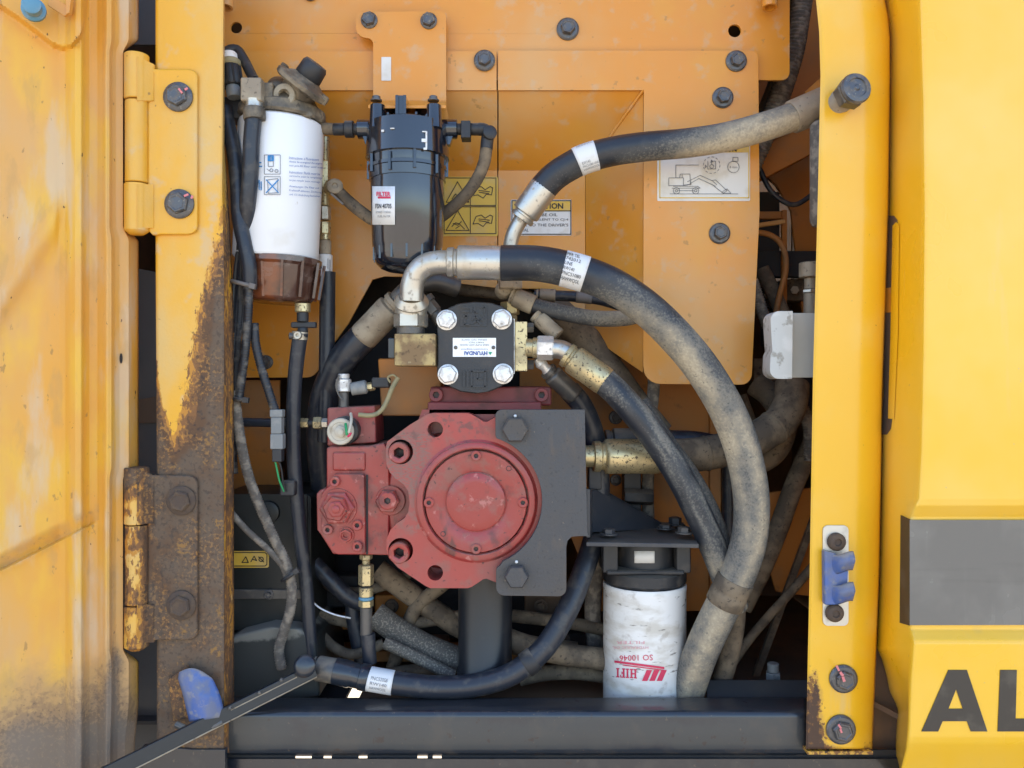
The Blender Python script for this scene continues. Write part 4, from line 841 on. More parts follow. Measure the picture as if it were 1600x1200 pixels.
# body behind
body = [(596, 698), (640, 690), (660, 640), (840, 640), (852, 700), (852, 880), (800, 905), (640, 900), (590, 868)]
obj('housing', G().prism([(640, 690), (660, 640), (840, 640), (852, 700), (852, 880), (800, 905), (640, 900)], 112, 220), 'red', rp)
g = G(); g.lathe(P(700, 783, 104), CAMW, [(-190 * U, 116 * U), (-6 * U, 116 * U), (2 * U, 112 * U), (7 * U, 104 * U), (8 * U, 98 * U), (8 * U, 0)], 72); obj('round_body', g, 'red', rp, ang=60)
# regulator block on the left
obj('regulator_body', G().prism([(510, 700), (516, 697), (576, 697), (600, 692), (608, 705), (608, 868), (520, 866), (500, 834), (495, 828), (494, 772), (499, 766), (510, 762)], 92, 120), 'red', rp, bevel=4)
reg = obj('regulator_cover', G().prism([(520, 741), (566, 741), (569, 744), (571, 864), (566, 867), (528, 867), (516, 858), (505, 838), (502, 830), (502, 772), (506, 766), (516, 758)], 80, 14), 'red', rp, bevel=2.5)
for x, y in ((524, 752), (513, 827), (559, 820), (559, 853)): socket_bolt(reg, x, y, 80, 8, 7, inner=.5)
k = K(80); g = G(); o_ = P(528, 793, 80)
g.lathe(o_, CAMW, [(0, 30 * k), (3 * k, 29.5 * k), (3 * k, 27 * k)], 36); g.lathe(o_, CAMW, [(2 * k, 27.5 * k), (11 * k, 27 * k), (13 * k, 24 * k), (13 * k, 0)], 6, .55); g.lathe(P(526, 794, 80 - 12), CAMW, [(0, 20 * k), (9 * k, 20 * k), (11 * k, 18 * k), (11 * k, 0)], 6, .35)
g.lathe(P(526, 795, 80 - 22), CAMW, [(0, 13 * k), (7 * k, 13 * k), (8 * k, 11 * k), (8 * k, 0)], 6, .6); g.lathe(P(525, 796, 80 - 29), CAMW, [(0, 6 * k), (4 * k, 6 * k), (5 * k, 4 * k), (5 * k, 0)], 16); obj('spring_plug', g, 'red', reg, ang=30)
g = G(); g.lathe(P(541, 836, 80), CAMW, [(0, 13 * k), (3 * k, 12.5 * k), (3 * k, 10.5 * k), (9 * k, 10 * k), (9 * k, 7 * k), (5 * k, 6.5 * k), (5 * k, 4 * k), (1 * k, 3.6 * k), (1 * k, 0)], 24, 0, (3,)); obj('hex_plug', g, 'red', reg, ang=30)
g = G(); g.lathe(P(610, 782, 92), CAMW, [(0, 25 * U), (2 * U, 24 * U), (2 * U, 20 * U)], 36); g.lathe(P(607, 782, 90), CAMW, [(0, 20.5 * U), (14 * U, 20 * U), (16 * U, 18 * U), (16 * U, 16 * U)], 6, .5); obj('relief_nut', g, 'red', rp, ang=30)
g = G(); g.lathe(P(606, 782, 75), CAMW, [(0, 15 * U), (5 * U, 14.5 * U), (6 * U, 13 * U), (6 * U, 6 * U), (2 * U, 5.5 * U), (2 * U, 0)], 30, 0, (3, 4)); rs_ = obj('relief_screw', g, 'red', rp, ang=30)
g = G(); g.lathe(P(606, 782, 72.8), CAMW, [(0, 5.6 * U), (.0003, 5 * U), (.0003, 0)], 12); obj('socket_shade', g, 'recess_shade', rs_)  # dark disc painted as the shade inside the screw hole
g = G(); g.box(519, 706, 571, 736, 88, 20); obj('raised_pad', g, 'red', rp, bevel=4)
g = G(); g.box(572, 742, 575, 866, 91, 6); obj('joint', g, 'ink', rp)
# solenoid block on top
obj('valve_block', G().prism([(511, 637), (586, 634), (588, 692), (511, 697)], 118, 90), 'red', rp, bevel=3)
sol = G(); sol.lathe(P(541, 672, 112), CAMW, [(-10 * U, 24 * U), (22 * U, 24 * U), (24 * U, 22 * U), (24 * U, 0)], 36); obj('solenoid_coil', sol, 'black_matt', rp, ang=40)
g = G(); g.lathe(P(533, 674, 86), CAMW, [(0, 22 * U), (6 * U, 22.5 * U), (8 * U, 21 * U), (8 * U, 16 * U), (7 * U, 15 * U), (7 * U, 10 * U)], 36); g.lathe(P(533, 674, 80), CAMW, [(0, 10 * U), (6 * U, 10 * U), (7 * U, 8 * U), (7 * U, 0)], 6, .3); g.lathe(P(533, 675, 74), CAMW, [(0, 4.5 * U), (3 * U, 4.5 * U), (3 * U, 0)], 16); obj('solenoid_cap', g, 'solenoid_cream', rp, ang=40)
# upper flange carrying the gear pump
g = G(); g.box(672, 604, 862, 634, 128, 150); obj('top_flange', g, 'red_dark', rp, bevel=4)
g = G(); g.box(668, 628, 846, 650, 112, 160); obj('top_flange', g, 'red_dark', rp, bevel=3)
for x in (682, 846): socket_bolt(rp, x, 617, 126, 11, 8, mat='red_dark')
obj('cast_foot', G().prism([(590, 560), (690, 560), (690, 650), (596, 650)], 175, 60), 'deep_orange', rp, bevel=4)
obj('suction_pipe', G().lathe(P(758, 890, 150), (0, 0, -1), [(0, 42 * K(150)), (150 * K(150), 42 * K(150)), (153 * K(150), 44 * K(150)), (166 * K(150), 44 * K(150)), (167 * K(150), 0)], 48), 'pipe_black', rp, ang=40)  # near-black colour carries the shade under the pump

# small brass test fitting under the regulator
tf = thing('test_fitting', 'yellow zinc hose fitting hanging straight under the red regulator', 'fitting', P(572, 960, 110))
def stackv(parent, x, d, items):
    for nm, y0, y1, r, mt, hexa in items:
        k = K(d); g = G(); g.lathe(P(x, y0, d), (0, 0, -1), [(0, r * .88 * k), (1.2 * k, r * k), ((y1 - y0 - 1.2) * k, r * k), ((y1 - y0) * k, r * .88 * k), ((y1 - y0) * k, 0)], 6 if hexa else 22, .3); obj(nm, g, mt, parent, ang=28)
stackv(tf, 572, 110, [('adapter', 866, 874, 10, 'brass_zinc', 1), ('adapter', 874, 882, 6, 'brass_zinc', 0), ('swivel_nut', 882, 914, 12, 'brass_zinc', 1), ('neck', 914, 917, 9, 'ink', 0), ('neck', 917, 932, 11, 'brass_zinc', 0), ('seal', 932, 937, 11.5, 'blue_cap', 0), ('collar', 937, 948, 11.5, 'brass_zinc', 1), ('ferrule', 948, 992, 9.5, 'dark_steel', 0)])
obj('hose', G().tube(spline([(575, 990, 110), (576, 1010, 110), (578, 1035, 112)], 5), 11 * K(110), 20), 'hose_dark', tf)

# ------------------------------------------------------------------ black gear pump
gp = thing('gear_pump', 'black cast gear pump with four pale bolts and an upside-down maker plate', 'pump', P(743, 612, 120))
DG = 78
o = [(683, 500), (690, 489), (702, 480), (716, 474), (742, 471), (768, 473), (784, 478), (797, 487), (803, 500), (803, 582), (796, 594), (782, 605), (765, 612), (743, 615), (720, 612), (704, 605), (690, 594), (683, 584)]
obj('end_cover', G().prism(o, DG, 30), 'pump_black', gp, bevel=4, seg=3)
obj('body', G().prism([(x + (743 - x) * .02, y + (543 - y) * .02) for x, y in o], DG + 31, 70), 'pump_black', gp, bevel=2)
g = G(); g.box(804.5, 502, 824, 580, DG + 8, 60); obj('port_flange', g, 'brass_zinc', gp, bevel=1.5)
g = G(); g.box(800.5, 498, 804, 584, DG + 5, 50); obj('gasket', g, 'zinc_bright', gp)
for x, y in ((827, 508), (827, 574)):
    g = G(); g.lathe(P(x - 4, y + 4 * (1 if y < 540 else -1), DG + 30), (1, 0, 0), [(0, 9 * U), (11 * U, 9 * U), (12 * U, 7 * U), (12 * U, 0)], 6, .5); obj('port_bolt', g, 'dark_steel', gp, ang=25)
for x, y in ((698, 500), (784, 499), (700, 585), (786, 584)):
    k = K(DG); g = G(); r = 14.5 * k
    g.lathe(P(x, y, DG + 1), CAMW, [(0, r * 1.12), (1.5 * k, r * 1.1), (2 * k, r)], 28); g.lathe(P(x, y, DG), CAMW, [(0, r), (9 * k, r), (11 * k, r * .88), (11.6 * k, r * .6), (11.8 * k, 0)], 6, random.random()); obj('bolt', g, 'zinc_bright', gp, ang=25)
# cast emblems in relief
g = G(); g.box(720, 478, 760, 510, DG + .4, 3)
emb = obj('cast_pad', G().prism(rrect(719, 477, 761, 510, 2), DG - 1.4, 2), 'pump_black', gp, bevel=.5)
g = G(); strokes(g, [[(722, 481), (734, 481)], [(722, 487), (732, 487)], [(724, 494), (730, 494)], [(736, 480), (736, 488)], [(742, 480), (742, 488), (746, 488)], [(750, 480), (757, 480), (757, 488)], [(726, 500), (726, 507), (733, 507)], [(737, 500), (743, 494), (750, 500), (755, 500)], [(737, 506), (745, 501), (752, 507)], [(728, 491), (728, 497)], [(752, 491), (757, 497)]], DG - 1.4, 2.6, z=2.0); obj('cast_emblem', g, 'pump_black', gp)
obj('cast_pad', G().prism(rrect(722, 577, 762, 608, 2), DG - 1.0, 2), 'pump_black', gp, bevel=.5)
g = G(); strokes(g, [[(725, 580), (725, 604)], [(731, 580), (731, 604)], [(737, 604), (737, 580), (758, 580), (758, 604), (737, 604)], [(746, 583), (746, 592), (753, 592)]], DG - 1.0, 2.8, z=2.0); obj('cast_emblem', g, 'pump_black', gp)
pt = obj('maker_plate', G().prism([(707.5, 528), (775, 528), (775, 557.5), (707.5, 557.5)], DG - 1.4, 1.2), 'plate_alu', gp, label='white metal plate with upside-down maker name')
for x, y in ((712, 543), (771, 543)):
    g = G(); g.lathe(P(x, y, DG - 1.4), CAMW, [(0, 3.2 * U), (1 * U, 3 * U), (1.8 * U, 1.5 * U), (1.8 * U, 0)], 16); obj('rivet', g, 'dark_steel', pt)
text('HYUNDAI', 743.5, 551.8, 36, 6.2, DG - 2.2, 'ink_navy', math.pi, parent=pt, bold=.03)
obj('emblem', G().prism([(763, 550), (769, 550), (766, 555)], DG - 2.0, .4), 'ink_green', pt)
text('Construction Equipment', 741, 545.5, 42, 2.6, DG - 2.2, 'ink_navy', math.pi, parent=pt)
text('GEAR PUMP ASSY MODEL', 741, 539, 46, 2.4, DG - 2.2, 'ink_grey', math.pi, parent=pt); text('PART NO.', 744, 535, 24, 2.2, DG - 2.2, 'ink_grey', math.pi, parent=pt); text('SERIAL NO. DATE', 741, 531, 40, 2.2, DG - 2.2, 'ink_grey', math.pi, parent=pt)
# stained adapter block and the second elbow beside it
ab = thing('adapter_block', 'square stained zinc adapter block under the hose nut left of the gear pump', 'adapter block', P(648, 572, 100))
g = G(); g.box(616, 521, 680.5, 572, 66, 62); obj('block', g, 'block_rusty', ab, bevel=2.5)
g = G(); g.box(606, 528, 617, 560, 84, 30); obj('plug', g, 'beam_black', ab, bevel=2)
sf = thing('elbow_fitting', 'small dusty grey hex fitting angled behind the top left pump bolt', 'fitting', P(685, 485, 130))
hexnut(sf, P(664, 470, 118), P(680, 490, 118), 14 * U, 'dark_steel'); g = G(); ring_between(g, P(678, 488, 118), P(700, 512, 118), [(0, 11 * U), (.4, 13 * U), (1, 13 * U)]); obj('stem', g, 'dark_steel', sf)
g = G(); ring_between(g, P(662, 468, 118), P(668, 475, 118), [(0, 17 * U), (1, 17 * U)]); obj('collar', g, 'dark_steel', sf)

# ------------------------------------------------------------------ grey bracket plate with oil filter shelf
gb = thing('pump_bracket', 'dark grey speckled steel bracket plate bolted over the red pump', 'bracket', P(850, 790, 45))
DBK = 40
o = arc(784, 650, 10, 180, 270, 4) + [(914, 640), (915, 700), (918, 832), (921, 838)] + [(905, 838), (893, 839), (887, 845), (885, 855)] + arc(873, 920, 12, 0, 90, 4) + arc(788, 918, 13, 90, 180, 4) + [(775, 893), (776, 888), (782, 883)] + arc(744, 783, 103, 66, -68, 24)[::1] + [(776, 685), (774, 680)]
obj('plate', G().prism(o, DBK, 12), 'plate_grey', gb, bevel=1.2)
for x, y, r in ((805, 671, 21), (807, 899, 19)):
    g = G(); k = K(DBK); g.lathe(P(x, y, DBK), CAMW, [(0, r * k), (12 * k, r * k), (15 * k, r * .88 * k), (15 * k, 0)], 6, .52); b_ = obj('bolt', g, 'plate_grey', gb, ang=25)
    g = G(); g.lathe(P(x, y - 21, DBK - 1), CAMW, [(0, 2.6 * K(DBK)), (.002, 1.6 * K(DBK)), (.0024, 0)], 12); obj('paint_dot', g, 'label_white', b_)
# shelf
q = [P(916, 847, 52), P(1092, 850, 52), P(1068, 816, 250), P(940, 816, 250)]
g = G(); t = Vector((0, 0, 7 * U)); lo = [v - t for v in q]
g.add(q + lo, [[0, 1, 2, 3], [7, 6, 5, 4], [0, 4, 5, 1], [1, 5, 6, 2], [2, 6, 7, 3], [3, 7, 4, 0]]); obj('shelf', g, 'shelf_blue', gb, bevel=1.2)
g = G(); q = [P(921, 838, 46), P(934, 838, 70), P(934, 764, 70), P(921, 764, 46)]; g.hexa([P(916, 840, 48), P(922, 840, 48), P(922, 764, 48), P(916, 764, 48), P(924, 836, 230), P(930, 836, 230), P(930, 770, 230), P(924, 770, 230)]); obj('side_flange', g, 'shelf_blue', gb, bevel=1)
g = G(); q = [P(921, 838, 70), P(1046, 832, 180), P(944, 766, 180), P(922, 765, 70)]
g.add([P(922, 832, 120), P(1048, 825, 200), P(945, 766, 200), P(922, 765, 120)] + [v + Vector((0, 8 * U, 0)) for v in (P(922, 832, 120), P(1048, 825, 200), P(945, 766, 200), P(922, 765, 120))], [[0, 1, 2, 3], [7, 6, 5, 4], [0, 4, 5, 1], [1, 5, 6, 2], [2, 6, 7, 3], [3, 7, 4, 0]]); obj('gusset', g, 'shelf_blue', gb, bevel=1)
for x, y, d, h in ((1069, 833, 90, 9), (951, 835, 90, 8), (1055, 820, 190, 11), (1040, 826, 150, 6)):
    k = K(d); g = G(); g.lathe(P(x, y, d), (0, 0, 1), [(0, 14 * k), (2 * k, 14 * k), (2 * k, 10.5 * k)], 20); g.lathe(P(x, y, d), (0, 0, 1), [(0, 10 * k), (h * k, 10 * k), ((h + 1) * k, 8 * k), ((h + 1) * k, 0)], 6, .4); obj('bolt', g, 'shelf_blue', gb, ang=25)

of = thing('oil_filter', 'grimy white spin-on oil filter with upside-down red print standing at the sill', 'filter', P(1010, 1090, 130))
cx3, dc3, r3 = 1007, 166, 64.5
def ocan(name, prof, mat, **kw): return vcan(name, prof, mat, of, cx3, dc3, 64, **kw)
oc = ocan('canister', [(911, 0), (911, 60), (909, 62), (909, 63.6), (912, 64.8), (918, 64.6), (922, 64.0), (1130, 64.5), (1136, 62), (1138, 0)], 'canister_dirty')
ocan('head', [(846, 0), (846, 46), (886, 47), (889, 64.5), (904, 64.5), (907, 62), (911, 58), (911, 0)], 'black_matt', ang=35)
for x0, x1 in ((942, 966), (1057, 1080)):
    g = G(); g.box(x0, 850, x1, 896, 112, 60); obj('head_lug', g, 'black_matt', of, bevel=3)
g = G(); g.box(948, 892, 1070, 899, 106, 60); obj('head_rim', g, 'black_matt', of, bevel=3)
lb = wrapped('label', 991, 861, 1023, 880, (cx3, dc3, 46.6), 'label_aged', of)
OW = (cx3, dc3, 64.4)
text('SO 10046', 994, 1028, 52, 9, 0, 'ink_red', math.pi + R(1.5), parent=oc, wrap=OW)
text('FILTER', 985, 1004, 44, 4.5, 0, 'ink_pink', math.pi, parent=oc, wrap=OW); text('HYDRAULIC OIL', 985, 1012, 56, 4, 0, 'ink_pink', math.pi, parent=oc, wrap=OW)
def wpoly(g, poly):
    n = len(poly); pts = []; x0, x1 = min(p[0] for p in poly), max(p[0] for p in poly)
    tri = tessellate_polygon([[Vector((p[0], p[1], 0)) for p in poly]])
    g.add([place(p[0], p[1], 0, OW) for p in poly], [list(t) for t in tri])
g = G()
for i in range(3):
    x = 1003 + i * 11.5; wpoly(g, [(x, 1064), (x + 8.5, 1064), (x + 16, 1047), (x + 7.5, 1047)])
for i in range(12):
    a, b = 960 + i * 6.5, 960 + (i + 1) * 6.5; f = lambda x: 1032 + (x - 960) * .13
    wpoly(g, [(a, f(a)), (b, f(b)), (b, f(b) + 3.4), (a, f(a) + 3.4)]); 
    if i > 1: wpoly(g, [(a, f(a) + 4.6), (b, f(b) + 4.6), (b, f(b) + 6.2), (a, f(a) + 6.2)])
def hifi(cx_, cy_, w_, h_):
    def bar(x0, y0, x1, y1):     # letter space, right way up, 0..1 high; turned upside down here
        n = 3; 
        for i in range(n):
            a = x0 + (x1 - x0) * i / n; b = x0 + (x1 - x0) * (i + 1) / n
            f = lambda px, py: (cx_ - (px - .5) * w_, cy_ + (py - .5) * h_ + (.5 - px) * 2.0)
            wpoly(g, [f(a, y0), f(b, y0), f(b, y1), f(a, y1)])
    def stem(x, w2=.075): bar(x - w2 / 2, 0, x + w2 / 2, 1); bar(x - .075, 0, x + .075, .12); bar(x - .075, .88, x + .075, 1)
    stem(.085); stem(.27); bar(.10, .44, .25, .58); stem(.46); stem(.64); bar(.6, .88, .80, 1); bar(.76, .70, .80, 1); bar(.64, .44, .74, .56); bar(.71, .36, .74, .64); stem(.92)
hifi(979, 1052, 33, 14.5)
obj('emblem', g, 'ink_red', oc)

# ------------------------------------------------------------------ hoses
def hose(name, label, pts, r, mat='hose', wear=None, cat='hose', step=5, seg=24, rfn=None, group=None):
    W_ = spline(pts, step); mid = W_[len(W_) // 2]; t = thing(name, label, cat, mid, group)
    k = sum(K(p[2]) for p in pts) / len(pts)
    rad = (lambda t_: rfn(t_) * k) if rfn else r * k
    obj('hose', G().tube(W_, rad, seg, wear), mat, t)
    return t, W_, k
def dusty(a, b, side=0.0):      # dust growing along the hose, thicker on the underside or the top
    return lambda t, n: max(0.001, min(1, a + (b - a) * smooth(t) + side * n.z))
# big return hose
W = lambda t, n: max(.001, .08 + .52 * smooth(t / .38) - .18 * n.z * (t < .5) + .26 * mnoise.noise((t * 11, n.x * 1.5, n.z * 1.5)) - (.10 * max(0, n.x) if t > .35 else 0))  # dust along the hose, with the sky's dark reflection painted on the starting top
bh, pts, k = hose('return_hose', 'thickest dust-caked hydraulic hose arching from the bright elbow down the right side', [(783, 411, 40), (840, 412, 38), (895, 423, 36), (950, 443, 34), (1005, 478, 34), (1055, 525, 36), (1100, 580, 40), (1138, 645, 44), (1162, 710, 48), (1174, 780, 52), (1170, 845, 58), (1150, 905, 66), (1120, 965, 80), (1095, 1020, 100), (1076, 1075, 124), (1062, 1130, 150)], 27.5, wear=W)
L = len(pts); ix = lambda px: min(range(L), key=lambda i: (pts[i] - P(px[0], px[1], 36)).length)
lb = band(bh, pts, ix((881, 419)), ix((914, 428)), 28.2 * k)
cb = lb  # printed lines on the sleeve
g = G(); ic = ix((897, 424))
for i, (q, w_) in enumerate((('MFR TEL', 20), ('742012', 23), ('LINE', 12), ('RW140', 17), ('PNCS1080', 29), ('HAWWOOL', 29))): hose_text(g, q, pts, ic, (w_ - 30) / 2, 19.5 - 7.4 * i, w_, 5.0, 28.2, k, 29.1)
obj('print', g, 'ink', lb)
# bright elbow, ferrule and nut
el = spline([(643, 470, 55), (644, 447, 53), (651, 428, 50), (665, 415, 46), (684, 410, 43), (706, 410, 41)], 3)
obj('elbow', G().tube(el, 18.5 * K(45), 28), 'zinc', bh)
ferrule(bh, P(700, 410, 41), P(785, 411, 40), 27 * K(40))
g = G(); ring_between(g, P(698, 410, 41), P(706, 410, 41), [(0, 20 * K(40)), (.2, 23 * K(40)), (1, 23 * K(40))]); obj('crimp_ring', g, 'zinc', bh)
hexnut(bh, P(642, 512, 92), P(642, 490, 92), 27 * K(92), rot=.5); 
g = G(); kk = K(92); ring_between(g, P(642, 491, 92), P(643, 473, 90), [(0, 25 * kk), (.9, 25.5 * kk), (1, 23 * kk)]); obj('nut_collar', g, 'zinc', bh)
g = G(); ring_between(g, P(642, 522, 92), P(642, 511, 92), [(0, 22 * kk), (1, 22 * kk)]); obj('thread_neck', g, 'dark_steel', bh)
g = G(); ring_between(g, P(643, 474, 80), P(643, 462, 70), [(0, 26 * kk), (.2, 27 * kk), (.6, 24 * kk), (1, 20 * kk)]); sl_ = obj('seal_ring', g, 'zinc', bh)
g = G()
for i in range(-1, 2):
    a = .25 * i; p_ = P(643, 469, 74) + Vector((math.sin(a) * 25.5 * kk, -math.cos(a) * 25.5 * kk, 0)); g.obox(p_, (0, 0, 1), 7 * kk, 3.6 * kk, .002)
obj('blue_mark', g, 'ink_blue', sl_)
cl = P(1139, 916, 70); g = G(); ring_between(g, P(1150, 904, 66), P(1131, 944, 75), [(0, 28.6 * k), (.02, 29.4 * k), (.45, 29.4 * k), (.5, 28.8 * k), (.55, 29.8 * k), (.98, 29.8 * k), (1, 29 * k)]); obj('clamp_sleeve', g, 'hose_brown', bh, ang=50)

# upper hose from the elbow to the right post
W = lambda t, n: max(.001, .10 + .62 * smooth((t - .25) / .40) - .26 * n.z * (1 - .4 * t) + .12 * mnoise.noise((t * 8, n.x * 2, n.z * 2)))
uh, pts, k = hose('upper_hose', 'dusty black hose rising from a bent steel pipe to the top right behind the pillar', [(846, 297, 105), (866, 276, 100), (892, 259, 94), (918, 247, 90), (960, 236, 86), (1010, 229, 84), (1070, 224, 84), (1130, 215, 86), (1190, 199, 90), (1240, 182, 96), (1310, 152, 104)], 22.5, wear=W)
L = len(pts)
def near(pts, x, y, d): q = P(x, y, d); return min(range(len(pts)), key=lambda i: (pts[i] - q).length)
lb = band(uh, pts, near(pts, 902, 254, 92), near(pts, 930, 243, 89), 23.2 * k)
g = G(); ic = near(pts, 917, 248, 90)
hose_text(g, 'HAWWOOL', pts, ic, 1, 18, 25, 4, 23.2, k, 24.0); hose_text(g, 'RW140', pts, ic, -5, -10, 13, 4.2, 23.2, k, 24.0); hose_text(g, 'PNCS1080 LINE', pts, ic, 1, -14.5, 25, 2.8, 23.2, k, 24.0); hose_text(g, 'HAWWOOL', pts, ic, 1, -18.5, 25, 2.4, 23.2, k, 24.0)
obj('print', g, 'ink_grey', lb)
ferrule(uh, P(814, 343, 114), P(851, 291, 104), 23 * k)
obj('bent_pipe', G().tube(spline([(797, 440, 122), (797, 395, 120), (800, 372, 118), (807, 355, 116), (818, 337, 113)], 3), 11.5 * K(116), 24), 'zinc', uh)
g = G(); ring_between(g, P(1236, 184, 95), P(1320, 148, 106), [(0, 24 * k), (.03, 26 * k), (1, 26.5 * k)]); obj('end_sleeve', g, 'dusty_steel', uh)
hexnut(uh, P(797, 452, 122), P(797, 432, 122), 20 * K(122), 'dusty_steel', rot=.2)

# middle hose from the right port of the gear pump
W = lambda t, n: max(.001, .34 + .14 * n.z + .36 * mnoise.noise((t * 7, n.x * 3, n.z * 3)) + .20 * smooth((t - .55) / .4))
mh, pts, k = hose('delivery_hose', 'speckled black hose slanting from the gear pump nut down to the clamped thick hose', [(940, 592, 70), (965, 615, 66), (1000, 655, 62), (1035, 702, 62), (1062, 745, 66), (1085, 790, 74), (1108, 840, 84), (1132, 900, 96), (1148, 950, 110)], 21.5, wear=W)
ferrule(mh, P(884, 553, 80), P(946, 597, 70), 23 * k, 'brass_zinc')
obj('bent_pipe', G().tube(spline([(862, 545, 88), (876, 546, 86), (888, 552, 82), (900, 563, 78)], 3), 15 * K(84), 24), 'zinc', mh)
hexnut(mh, P(839, 543.5, 90), P(865, 544, 89), 19 * K(90), 'zinc_bright', rot=.1)
g = G(); kk = K(92); ring_between(g, P(822, 543, 92), P(842, 543.5, 91), [(0, 14 * kk), (.5, 14 * kk), (.55, 16 * kk), (1, 16 * kk)]); obj('port_neck', g, 'brass_zinc', mh)
m2, pts, k = hose('twin_hose', 'dusty black hose running beside the slanting speckled hose just to its right', [(1000, 628, 130), (1040, 690, 120), (1075, 738, 112), (1105, 790, 108), (1128, 850, 110), (1140, 910, 116)], 15, wear=dusty(.3, .45, .2))
# thin looping hose pair
th, pts, k = hose('loop_hose', 'tan dusty thin hose looping right from the brown elbow under the thick hose', [(824, 474, 128), (850, 482, 124), (885, 490, 120), (925, 497, 118), (962, 498, 118), (990, 494, 120), (1012, 482, 128), (1022, 466, 140)], 12.5, wear=dusty(.25, .75, .15))
ferrule(th, P(798, 462, 130), P(834, 477, 126), 15.5 * k, 'dusty_steel')
g = G(); g.lathe(P(786, 455, 140), (.2, -1, .2), [(0, 15 * U), (12 * U, 15 * U), (16 * U, 12 * U), (17 * U, 5 * U), (17 * U, 0)], 24); obj('banjo', g, 'dusty_steel', th)
hexnut(th, P(797, 472, 140), P(797, 492, 140), 17 * U, 'block_rusty', rot=.3); hexnut(th, P(797, 492, 140), P(797, 520, 140), 14 * U, 'block_rusty', rot=.1)
t2, pts, k = hose('rear_loop_hose', 'thin dark hose with a pale grey band looping behind the tan thin hose', [(835, 461, 170), (870, 462, 168), (905, 464, 166), (940, 469, 164), (975, 480, 162), (1005, 494, 160)], 8.5, 'hose_dark')
obj('band', G().tube(pts[near(pts, 898, 464, 166):near(pts, 925, 466, 165) + 1], 9.4 * k, 18, cap=False), 'tie_grey', t2, solid=.5); ferrule(t2, P(838, 461, 170), P(868, 462, 168), 10.5 * k, 'dusty_steel')
# small grey angled fitting and the hose that sweeps round to the bottom
ef = thing('angle_fitting', 'grey angled hose end with a crimped tip right of the gear pump', 'fitting', P(852, 505, 120))
ferrule(ef, P(836, 492, 122), P(872, 525, 112), 13 * K(118), 'dusty_steel')
W = lambda t, n: .001
sw, pts, k = hose('sweep_hose', 'long black hose curving under the pump to a labelled sleeve at the lower left', [(890, 610, 140), (908, 632, 150), (925, 670, 165), (934, 720, 175), (936, 780, 178), (928, 840, 165), (912, 890, 140), (888, 950, 115), (852, 1010, 98), (805, 1050, 90), (750, 1069, 86), (690, 1074, 84), (630, 1069, 82), (575, 1060, 82), (530, 1050, 84)], 17.5, 'hose_dark', rfn=lambda t: 17.2)
ferrule(sw, P(855, 578, 120), P(898, 618, 138), 16 * K(128), 'dark_steel')
g = G(); ring_between(g, P(838, 560, 112), P(860, 583, 122), [(0, 6 * U), (.3, 11 * U), (.6, 8 * U), (1, 13 * U)]); obj('tip', g, 'zinc_bright', sw)
lb = band(sw, pts, near(pts, 612, 1066, 82), near(pts, 577, 1060, 82), 18.4 * k)
g = G()
ic = near(pts, 595, 1064, 82)
for i, q in enumerate(('PNC52058', 'RW140', 'HAWWOOL')): hose_text(g, q, pts, ic, 0, 8 - i * 7, 25, 4.4, 18.4, k, 19.3)
obj('print', g, 'ink_grey', lb)
g = G(); ring_between(g, P(577, 1060, 82), P(522, 1048, 84), [(0, 18 * k), (.05, 20 * k), (.25, 20 * k), (.27, 18.5 * k), (.5, 18.5 * k), (.55, 20 * k), (.98, 20 * k), (1, 17 * k)]); obj('sleeve', g, 'beam_black', sw, ang=50)
ferrule(sw, P(490, 1043, 88), P(526, 1049, 84), 19 * k, 'dark_steel')
obj('clamp', ring_between(G(), P(820, 1040, 93), P(836, 1028, 95), [(0, 18.4 * k), (.1, 19.4 * k), (.9, 19.4 * k), (1, 18.4 * k)]), 'black_matt', sw)
# left dark hose into the back
lh, pts, k = hose('suction_hose', 'dark oily hose with a long crimped end slanting behind the square block', [(572, 522, 170), (545, 550, 176), (522, 585, 190), (506, 630, 205), (502, 690, 225), (510, 770, 245)], 23, 'hose_dark')
ferrule(lh, P(622, 470, 150), P(566, 528, 170), 23 * k, 'dusty_steel'); obj('bent_pipe', G().tube(spline([(616, 477, 152), (632, 458, 146), (650, 446, 150), (680, 440, 165), (715, 450, 180)], 4), 15 * k, 20), 'dark_steel', lh)
# brown hoses crossing in the cut-out on the right
bhs = 'brown hoses crossing behind the gear pump'
hose('brown_hose', 'broad brown dusty hose crossing down right behind the slanting delivery hose', [(862, 478, 250), (905, 520, 246), (950, 575, 240), (990, 630, 236), (1030, 680, 232)], 24, 'hose_brown')
hose('grey_hose', 'short dusty grey hose hanging straight down below the flat flange corner', [(1022, 560, 232), (1021, 610, 232), (1016, 650, 234), (1008, 700, 240)], 9.5, 'conduit_dust')
hose('grey_hose', 'short dusty grey hose running down behind the filter shelf', [(1014, 720, 260), (1012, 770, 260), (1014, 830, 262)], 9.5, 'conduit_dust')
